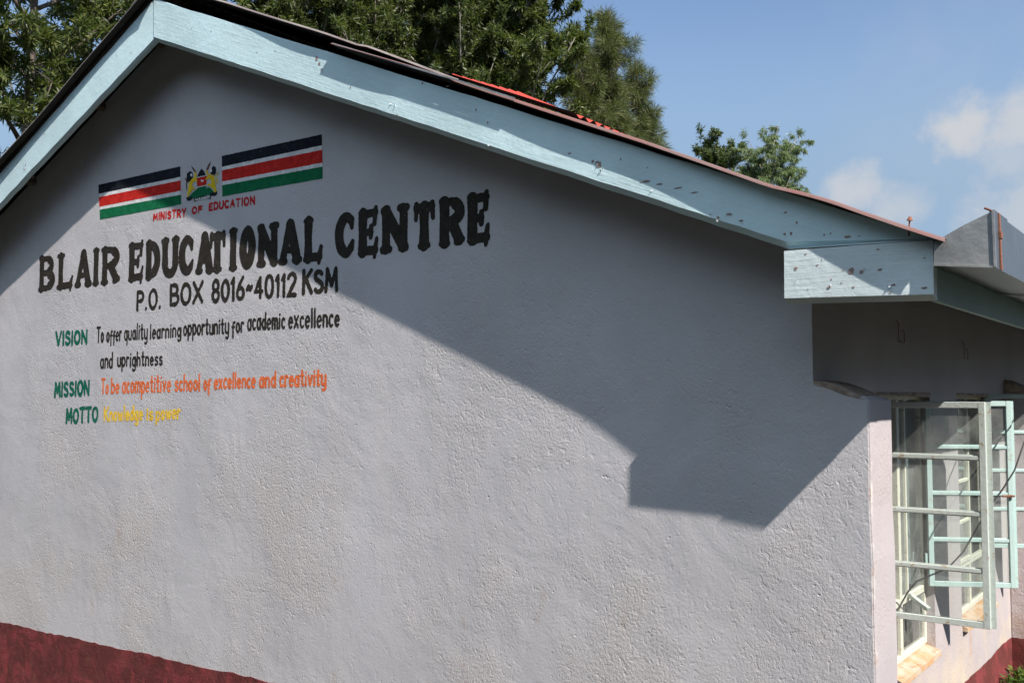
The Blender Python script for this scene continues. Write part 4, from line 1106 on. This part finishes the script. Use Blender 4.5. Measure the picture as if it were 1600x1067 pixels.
def casement(h, o, z0, z1, m, nb=3, handle=None):
    """steel casement from hinge h to free edge o (plan points)"""
    hx, hy = h; ox, oy = o
    d = Vector((ox - hx, oy - hy, 0)); L = d.length; d.normalize()
    nrm = d.cross(Vector((0, 0, 1)))
    bm = bmesh.new(); w, t_ = 0.030, 0.030
    def pt(a, z): return Vector((hx, hy, z)) + d * a
    bar(bm, pt(w / 2, z0), pt(w / 2, z1), t_, w, d, 0.002)
    bar(bm, pt(L - w / 2, z0), pt(L - w / 2, z1), t_, w, d, 0.002)
    for z in (z0 + w / 2, z1 - w / 2): bar(bm, pt(w, z), pt(L - w, z), t_ * 0.94, w, (0, 0, 1), 0.002)
    for k in range(1, nb + 1):
        z = z0 + (z1 - z0) * k / (nb + 1)
        bar(bm, pt(w, z), pt(L - w, z), 0.024, 0.019, (0, 0, 1), 0.0015)
        bar(bm, pt(w, z + nrm.z), pt(L - w, z), 0.006, 0.03, (0, 0, 1), 0.001)
    # weather flange around the free side
    bar(bm, pt(L - 0.002, z0) - nrm * 0.017, pt(L - 0.002, z1) - nrm * 0.017, 0.005, 0.048, d)
    c = P(bmobj('casement', bm, m))
    a, b = pt(w * 0.8, 0), pt(L - w * 0.8, 0)
    quad('pane', a, b, z0 + w * 0.8, z1 - w * 0.8, M['glass'], c)
    if handle:
        bm = bmesh.new(); p = pt(L - 0.02, handle)
        bar(bm, p + nrm * -0.03, p + nrm * 0.035, 0.012, 0.014, (0, 0, 1), 0.002)
        bar(bm, p - d * 0.05 + nrm * 0.03, p + d * 0.02 + nrm * 0.03, 0.01, 0.012, (0, 0, 1), 0.002)
        SP(bmobj('handle', bm, M['rust']), c)
    for z in (z0 + 0.15, z1 - 0.15):
        bm = bmesh.new(); bar(bm, pt(-0.012, z - 0.04), pt(-0.012, z + 0.04), 0.014, 0.014, d, 0.002)
        SP(bmobj('hinge', bm, m), c)
    return c


ZC0, ZC1, ZTR = 0.985, 2.075, 0.965
w1, xf = window(W1[0], W1[1], (1.46,), ZTR)
w2, xf = window(W2[0], W2[1], (3.16,), ZTR)
casement((XS - 0.02, 0.965), (-1.003, 0.985), ZC0, ZC1, M['tealgrey'])
casement((XS - 0.02, 1.945), (-1.098, 2.180), ZC0, ZC1, M['teal'], handle=1.52)
casement((XS - 0.02, 3.620), (-1.10, 3.870), ZC0 + 0.02, ZC1 + 0.045, M['teal'])
casement((xf + 0.018, 2.712), (xf + 0.018, 3.145), ZC0, ZC1, M['cream'])
# fixed glass
quad('pane', (xf, W1[0] + .034), (xf, W1[1] - .034), ZS + 0.08, ZTR - 0.02, M['glass'], w1)
bm = bmesh.new()
box(bm, xf - 0.014, xf + 0.014, 1.610, 1.632, ZTR + 0.021, ZH - 0.043, 0.002)
SP(bmobj('glazing_bar', bm, M['cream']), w1)
quad('pane', (xf, 1.482), (xf, W1[1] - .034), ZTR + 0.02, ZH - 0.042, M['glass'], w1)
quad('pane', (xf, W2[0] + .034), (xf, W2[1] - .034), ZS + 0.08, ZTR - 0.02, M['glass'], w2)
bm = bmesh.new()
bar(bm, (XS - 0.04, 1.60, 0.985), (XS + 0.07, 1.56, 0.925), 0.03, 0.022, (0, 0, 1), 0.002)
bar(bm, (XS + 0.02, 1.58, 0.96), (XS + 0.03, 1.575, 0.87), 0.01, 0.012, (0, 1, 0), 0.002)
SP(bmobj('window_stay', bm, M['tealgrey']), w1)
# two bent wire hooks left in the wall under the eave
for (yy, zz) in ((1.30, 2.40), (2.86, 2.36)):
    pts = [(XS + 0.002, yy, zz + 0.12), (XS + 0.014, yy, zz + 0.10), (XS + 0.014, yy, zz), (XS + 0.014, yy + 0.11, zz), (XS + 0.014, yy + 0.11, zz + 0.06), (XS + 0.002, yy + 0.11, zz + 0.07)]
    vs, fs = tube_data(pts, [0.002] * 6, 6)
    P(meshobj('wire_hook', vs, fs, M['rust']))

# ---- curtain behind the first window
def curtain(y0, y1, x, z0, z1, label):
    vs, fs = [], []; n = 60; mz = 12
    for j in range(mz + 1):
        for i in range(n + 1):
            f = i / n
            amp = 0.018 + 0.012 * j / mz
            vs.append((x + amp * math.sin(f * 34 + 0.6 * math.sin(f * 9)) + 0.006 * math.sin(j * 0.7 + f * 13), y0 + (y1 - y0) * f, z1 + (z0 - z1) * j / mz))
    for j in range(mz):
        for i in range(n): a = j * (n + 1) + i; fs.append((a, a + 1, a + n + 2, a + n + 1))
    o = meshobj('curtain', vs, fs, M['curtain'], None, True)
    tag(o, label, 'curtain')


curtain(1.40, 1.97, XS - 0.36, 0.35, 2.3, 'blue grey curtain hanging inside the window nearest the gable corner')

# ---- loose cable
cpts = [(-0.665, 2.645, 2.682), (-0.790, 2.202, 2.321), (-0.908, 1.947, 2.028), (-0.968, 1.789, 1.847), (-1.006, 1.709, 1.699), (-1.058, 1.652, 1.597), (-1.114, 1.579, 1.503), (-1.153, 1.494, 1.410), (-1.221, 1.453, 1.273), (-1.292, 1.406, 1.184), (-1.362, 1.356, 1.150), (-1.426, 1.310, 1.116), (-1.466, 1.284, 1.058), (-1.519, 1.313, 0.968), (-1.564, 1.348, 0.898)]
vs, fs = tube_data(cpts, [0.0045] * len(cpts), 6)
cb = meshobj('cable', vs, fs, M['cable'], None, True)
tag(cb, 'thin black cable hanging loose from the eave past the open window casements', 'cable')

# ------------------------------------------------------------------ trees
def leaves(name, P0, D0, m, count, L, Wd, spread, droop, seed, parent, along=0.0, fold=0.25):
    """P0,D0: tuft positions and axes; count leaves per tuft, kite-shaped and slightly folded"""
    r = np.random.default_rng(seed)
    T = len(P0); n = T * count
    p = np.repeat(P0, count, 0); d = np.repeat(D0, count, 0)
    v = r.normal(size=(n, 3)); v /= np.linalg.norm(v, axis=1, keepdims=True)
    ld = d * (1 - spread) + v * spread + np.array([0, 0, -droop])
    ld /= np.linalg.norm(ld, axis=1, keepdims=True)
    p = p + d * (r.uniform(-1, 0.4, (n, 1)) * along) + v * 0.02
    s = np.cross(ld, r.normal(size=(n, 3))); s /= np.linalg.norm(s, axis=1, keepdims=True)
    up = np.cross(s, ld)
    ln = L * r.uniform(0.6, 1.25, (n, 1)); wd = Wd * r.uniform(0.7, 1.2, (n, 1))
    mid = p + ld * ln * 0.45
    a = p; b = mid + s * wd * 0.5 + up * wd * fold; c = p + ld * ln + np.array([0, 0, -1.0]) * ln * droop * 0.25; e = mid - s * wd * 0.5 + up * wd * fold
    co = np.stack([a, b, c, e], 1).reshape(-1, 3)
    me = bpy.data.meshes.new(name)
    me.vertices.add(n * 4); me.vertices.foreach_set('co', co.astype(np.float32).ravel())
    me.loops.add(n * 4); me.loops.foreach_set('vertex_index', np.arange(n * 4, dtype=np.int32))
    me.polygons.add(n); me.polygons.foreach_set('loop_start', np.arange(0, n * 4, 4, dtype=np.int32))
    me.polygons.foreach_set('loop_total', np.full(n, 4, np.int32))
    me.update(calc_edges=True); me.materials.append(m)
    return link(bpy.data.objects.new(name, me), parent)


def rot_from(d, az, el):
    """direction tilted from d by el around azimuth az"""
    d = d.normalized(); a = d.cross(Vector((0.13, 0.2, 0.97)))
    if a.length < 0.05: a = d.cross(Vector((1, 0, 0)))
    a.normalize(); b = d.cross(a)
    return (d * math.cos(el) + (a * math.cos(az) + b * math.sin(az)) * math.sin(el)).normalized()


def tree(name, label, base, H, crown_r, z_low, n_limb, seed, leafm, barkm, tufts=2600, per=13, L=0.15, Wd=0.030, spread=0.72, droop=0.12,
         limb_el=(35, 62), trunk_r=0.14, top_taper=0.55, twig=1.0, group=None, lean=(0, 0), leader=1.0, hang=0.0):
    r = random.Random(seed)
    x0, y0 = base; z0 = ground_z(x0, y0) - 0.1
    root = empty(name, (x0, y0, z0), label, 'tree', group)
    tv, tf = [], []

    def add_tube(pts, rad, n):
        v, f = tube_data(pts, rad, n); k = len(tv)
        tv.extend(v); tf.extend([tuple(i + k for i in q) for q in f])

    N = 16; tp = []
    for i in range(N + 1):
        f = i / N
        tp.append(Vector((0.16 * math.sin(f * 5 + seed) * f + lean[0] * f, 0.16 * math.cos(f * 4.3 + seed * 2) * f + lean[1] * f, H * 0.96 * f * leader)))
    add_tube(tp, [trunk_r * (1 - 0.90 * (i / N)) + 0.012 for i in range(N + 1)], 9)
    sites = []

    def at(pts, f):
        k = f * (len(pts) - 1); i = min(int(k), len(pts) - 2); return pts[i].lerp(pts[i + 1], k - i)

    for k in range(n_limb):
        f = (k + r.random()) / n_limb
        z = z_low + (H * 0.93 - z_low) * f
        o = at(tp, min(0.999, z / (H * 0.96 * leader)))
        q = (z - z_low) / (H - z_low)
        reach = crown_r * (0.55 + 0.75 * math.sin(min(1, q * 1.25 + 0.22) * math.pi * 0.62)) * (1 - top_taper * q * q) * r.uniform(0.7, 1.15)
        az = k * 2.399 + r.uniform(-0.5, 0.5); el = R(r.uniform(*limb_el))
        d = Vector((math.cos(az) * math.cos(el), math.sin(az) * math.cos(el), math.sin(el)))
        pts = [o.copy()]; c = o.copy(); seg = 7
        for s in range(seg):
            d = (d + Vector((r.uniform(-.16, .16), r.uniform(-.16, .16), r.uniform(-.05, .13)))).normalized()
            c = c + d * (reach / seg); pts.append(c.copy())
        lr = trunk_r * 0.34 * (1 - 0.6 * q) + 0.008
        add_tube(pts, [lr * (1 - 0.85 * s / seg) for s in range(seg + 1)], 6)
        for s in range(10):
            fs_ = 0.22 + 0.78 * (s + r.random()) / 10
            b0 = at(pts, min(fs_, 0.999))
            dd = rot_from(pts[-1] - pts[0], r.uniform(0, 6.28), R(r.uniform(25, 75)))
            ln = reach * 0.36 * (1.15 - 0.6 * fs_) * r.uniform(0.6, 1.25) * twig
            e = b0 + dd * ln + Vector((0, 0, 0.10 * ln - hang * ln))
            mid = b0.lerp(e, 0.5) + Vector((r.uniform(-.06, .06), r.uniform(-.06, .06), r.uniform(-.02, .07))) * ln
            add_tube([b0, mid, e], [0.011, 0.007, 0.003], 4)
            sites.append((b0, mid, e, ln))
    meshobj('trunk', tv, tf, barkm, root, True)
    wts = [s[3] for s in sites]
    P0, D0 = [], []
    for (b0, mid, e, ln) in r.choices(sites, wts, k=tufts):
        f = r.random() ** 0.6
        p = b0.lerp(mid, f * 2) if f < 0.5 else mid.lerp(e, f * 2 - 1)
        ax = rot_from(e - b0, r.uniform(0, 6.28), R(r.uniform(5, 55)))
        ax.z += 0.25 - hang * 1.2; ax.normalize()
        P0.append(p + ax * r.uniform(0.02, 0.16)); D0.append(ax)
    leaves('crown', np.array(P0), np.array(D0), leafm, per, L, Wd, spread, droop, seed, root, 0.10)
    return root


G1 = 'tall trees crowded behind the school roof'
tree('leafy_tree', 'tall leafy tree with bare brown trunk at the far left beside the gable', (-14.66, 2.94), 13.0, 2.3, 4.2, 34, 11, M['leafA'], M['bark'], 4200, 13, 0.15, 0.030, limb_el=(12, 50), trunk_r=0.12, group=G1)
tree('leafy_tree', 'thin open-crowned tree with sky showing through, left of the roof ridge', (-15.90, 5.13), 12.5, 2.0, 4.5, 26, 12, M['leafB'], M['bark'], 2800, 13, 0.14, 0.030, limb_el=(15, 55), trunk_r=0.11, group=G1)
tree('leafy_tree', 'pale-stemmed tree rising just right of the roof ridge', (-15.69, 7.16), 13.5, 2.2, 4.5, 40, 20, M['leafA'], M['palebark'], 8200, 13, 0.135, 0.030, limb_el=(38, 66), trunk_r=0.13, group=G1)
tree('leafy_tree', 'tall dense tree above the grey upper roof sheet', (-15.09, 8.86), 14.0, 2.3, 4.5, 40, 21, M['leafB'], M['palebark'], 8200, 13, 0.135, 0.030, limb_el=(38, 66), trunk_r=0.13, group=G1)
tree('leafy_tree', 'dense green tree behind the middle of the right roof slope', (-14.57, 10.50), 14.0, 2.4, 4.5, 40, 22, M['leafA'], M['palebark'], 8200, 13, 0.135, 0.030, limb_el=(38, 66), trunk_r=0.13, group=G1)
tree('leafy_tree', 'bushy dark tree rising above the bright red roof patch', (-13.59, 11.86), 14.0, 2.4, 4.5, 40, 23, M['leafB'], M['palebark'], 8200, 13, 0.135, 0.030, limb_el=(38, 66), trunk_r=0.13, group=G1)
tree('leafy_tree', 'dark tree standing farther back behind the middle of the leafy row', (-16.57, 14.00), 14.6, 2.4, 4.5, 40, 24, M['leafA'], M['palebark'], 8200, 13, 0.135, 0.030, limb_el=(38, 66), trunk_r=0.13, group=G1)
tree('leafy_tree', 'dark tree filling the gap behind the dense trees above the red roof patch', (-14.47, 14.33), 14.2, 2.3, 4.5, 40, 25, M['leafB'], M['palebark'], 8200, 13, 0.135, 0.030, limb_el=(38, 66), trunk_r=0.13, group=G1)
tree('leafy_tree', 'dense dark tree standing directly left of the olive feathery tree', (-12.02, 12.41), 13.2, 1.9, 4.5, 40, 26, M['leafA'], M['palebark'], 8200, 13, 0.135, 0.030, limb_el=(38, 66), trunk_r=0.13, group=G1)
tree('feathery_tree', 'tallest olive feathery tree with paired pointed tops right of the dense trees', (-12.00, 15.55), 12.7, 1.75, 2.6, 60, 41, M['needle'], M['bark'], 11000, 13, 0.22, 0.010, spread=0.42, droop=0.25, limb_el=(50, 74), trunk_r=0.11, top_taper=0.95, hang=0.1, group='olive feathery trees')
tree('feathery_tree', 'slim olive feathery tree pressed against the dense dark trees', (-12.04, 14.64), 11.9, 1.20, 2.6, 60, 43, M['needle'], M['bark'], 6000, 13, 0.22, 0.010, spread=0.42, droop=0.25, limb_el=(50, 74), trunk_r=0.11, top_taper=0.95, hang=0.1, group='olive feathery trees')
tree('feathery_tree', 'pointed olive feathery tree with open sky on its right side', (-11.78, 16.46), 11.7, 1.25, 2.6, 60, 42, M['needle'], M['bark'], 7000, 13, 0.22, 0.010, spread=0.42, droop=0.25, limb_el=(50, 74), trunk_r=0.11, top_taper=0.95, hang=0.1, group='olive feathery trees')
tree('feathery_tree', 'lowest olive feathery tree drooping over the roof edge at the end of the row', (-11.58, 17.11), 9.9, 1.20, 2.6, 60, 44, M['needle'], M['bark'], 5500, 13, 0.22, 0.010, spread=0.42, droop=0.25, limb_el=(50, 74), trunk_r=0.11, top_taper=0.95, hang=0.1, group='olive feathery trees')
tree('broadleaf_tree', 'distant dark green tree with upright leafy tufts above the right roof edge', (-14.68, 27.29), 11.2, 2.2, 3.0, 28, 51, M['leafB'], M['bark'], 6000, 12, 0.16, 0.040, limb_el=(50, 78), trunk_r=0.13, top_taper=0.3)
tree('drooping_tree', 'distant pale green tree with fine drooping twigs above the right roof edge', (-13.17, 28.42), 11.8, 2.8, 3.0, 60, 52, M['leafC'], M['palebark'], 13000, 12, 0.14, 0.020, spread=0.5, droop=0.5, limb_el=(40, 70), trunk_r=0.12, top_taper=0.5, hang=0.5)

# ------------------------------------------------------------------ shrubs in the corner by the farther buttress
def shrub(name, label, x, y, rad, h, n, seed, group=None):
    r = random.Random(seed); z0 = ground_z(x, y) - 0.02
    root = empty(name, (x, y, z0), label, 'shrub', group)
    vs, fs, P0, D0 = [], [], [], []
    for k in range(26):
        az = r.uniform(0, 6.28); el = R(r.uniform(35, 85)); L = h * r.uniform(0.6, 1.1)
        d = Vector((math.cos(az) * math.cos(el) * rad / h * 1.5, math.sin(az) * math.cos(el) * rad / h * 1.5, math.sin(el)))
        p = [Vector((0, 0, 0)), d * L * 0.5 + Vector((0, 0, .02)), d * L]
        v, f = tube_data(p, [0.006, 0.004, 0.002], 5); q = len(vs); vs += v; fs += [tuple(i + q for i in g) for g in f]
        for s in range(n):
            t_ = r.uniform(0.25, 1.0)
            P0.append(p[0].lerp(p[2], t_) + Vector((r.gauss(0, .03), r.gauss(0, .03), r.gauss(0, .02)))); D0.append(rot_from(d, r.uniform(0, 6.28), R(r.uniform(10, 70))))
    meshobj('stem', vs, fs, M['bark'], root, True)
    leaves('foliage', np.array(P0), np.array(D0), M['leafS'], 6, 0.05, 0.020, 0.7, 0.05, seed, root, 0.02)
    return root


shrub('weed_bush', 'low green leafy bush in the corner below the farther buttress', -1.29, 3.78, 0.24, 0.30, 16, 61)
shrub('weed_bush', 'small bright green bush right of the window wall at the frame edge', -1.16, 3.50, 0.20, 0.20, 14, 62)

# grass and weeds along the foot of the walls
def grass():
    r = np.random.default_rng(4); n = 9000
    x = np.concatenate([r.uniform(-1.2, 1.6, n // 2), r.uniform(-9.5, 1.0, n // 2)]); y = np.concatenate([r.uniform(0.4, 9.0, n // 2), -r.exponential(0.5, n // 2) - 0.03])
    P0 = np.stack([x, y, [ground_z(a, b) for a, b in zip(x, y)]], 1)
    D0 = np.tile(np.array([[0, 0, 1.0]]), (n, 1))
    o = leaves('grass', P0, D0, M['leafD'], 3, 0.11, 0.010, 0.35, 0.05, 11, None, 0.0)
    tag(o, 'short green grass and weeds growing along the foot of the walls', 'grass', kind='stuff')


grass()


# unseen dark leaf mass added behind and right of the camera to block skylight
def sky_blocker():
    r = np.random.default_rng(8); P0 = []
    n = 12000
    a = np.stack([r.uniform(-46, 30, n), r.uniform(-24, -14, n), r.uniform(0, 1, n) ** 0.8 * 13], 1)
    b = np.stack([r.uniform(22, 32, n // 2), r.uniform(-24, 30, n // 2), r.uniform(0, 1, n // 2) ** 0.8 * 12.5], 1)
    P0 = np.concatenate([a, b]); P0[:, 2] += 1.2 * np.sin(P0[:, 0] * 0.9) + 0.9 * np.sin(P0[:, 1] * 1.1) - 0.7
    D0 = r.normal(size=P0.shape); D0 /= np.linalg.norm(D0, axis=1, keepdims=True)
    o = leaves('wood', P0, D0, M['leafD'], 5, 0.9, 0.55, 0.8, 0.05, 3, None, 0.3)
    tag(o, 'unseen dark leaf mass added behind the camera to block sky light', 'wood', kind='stuff')


sky_blocker()
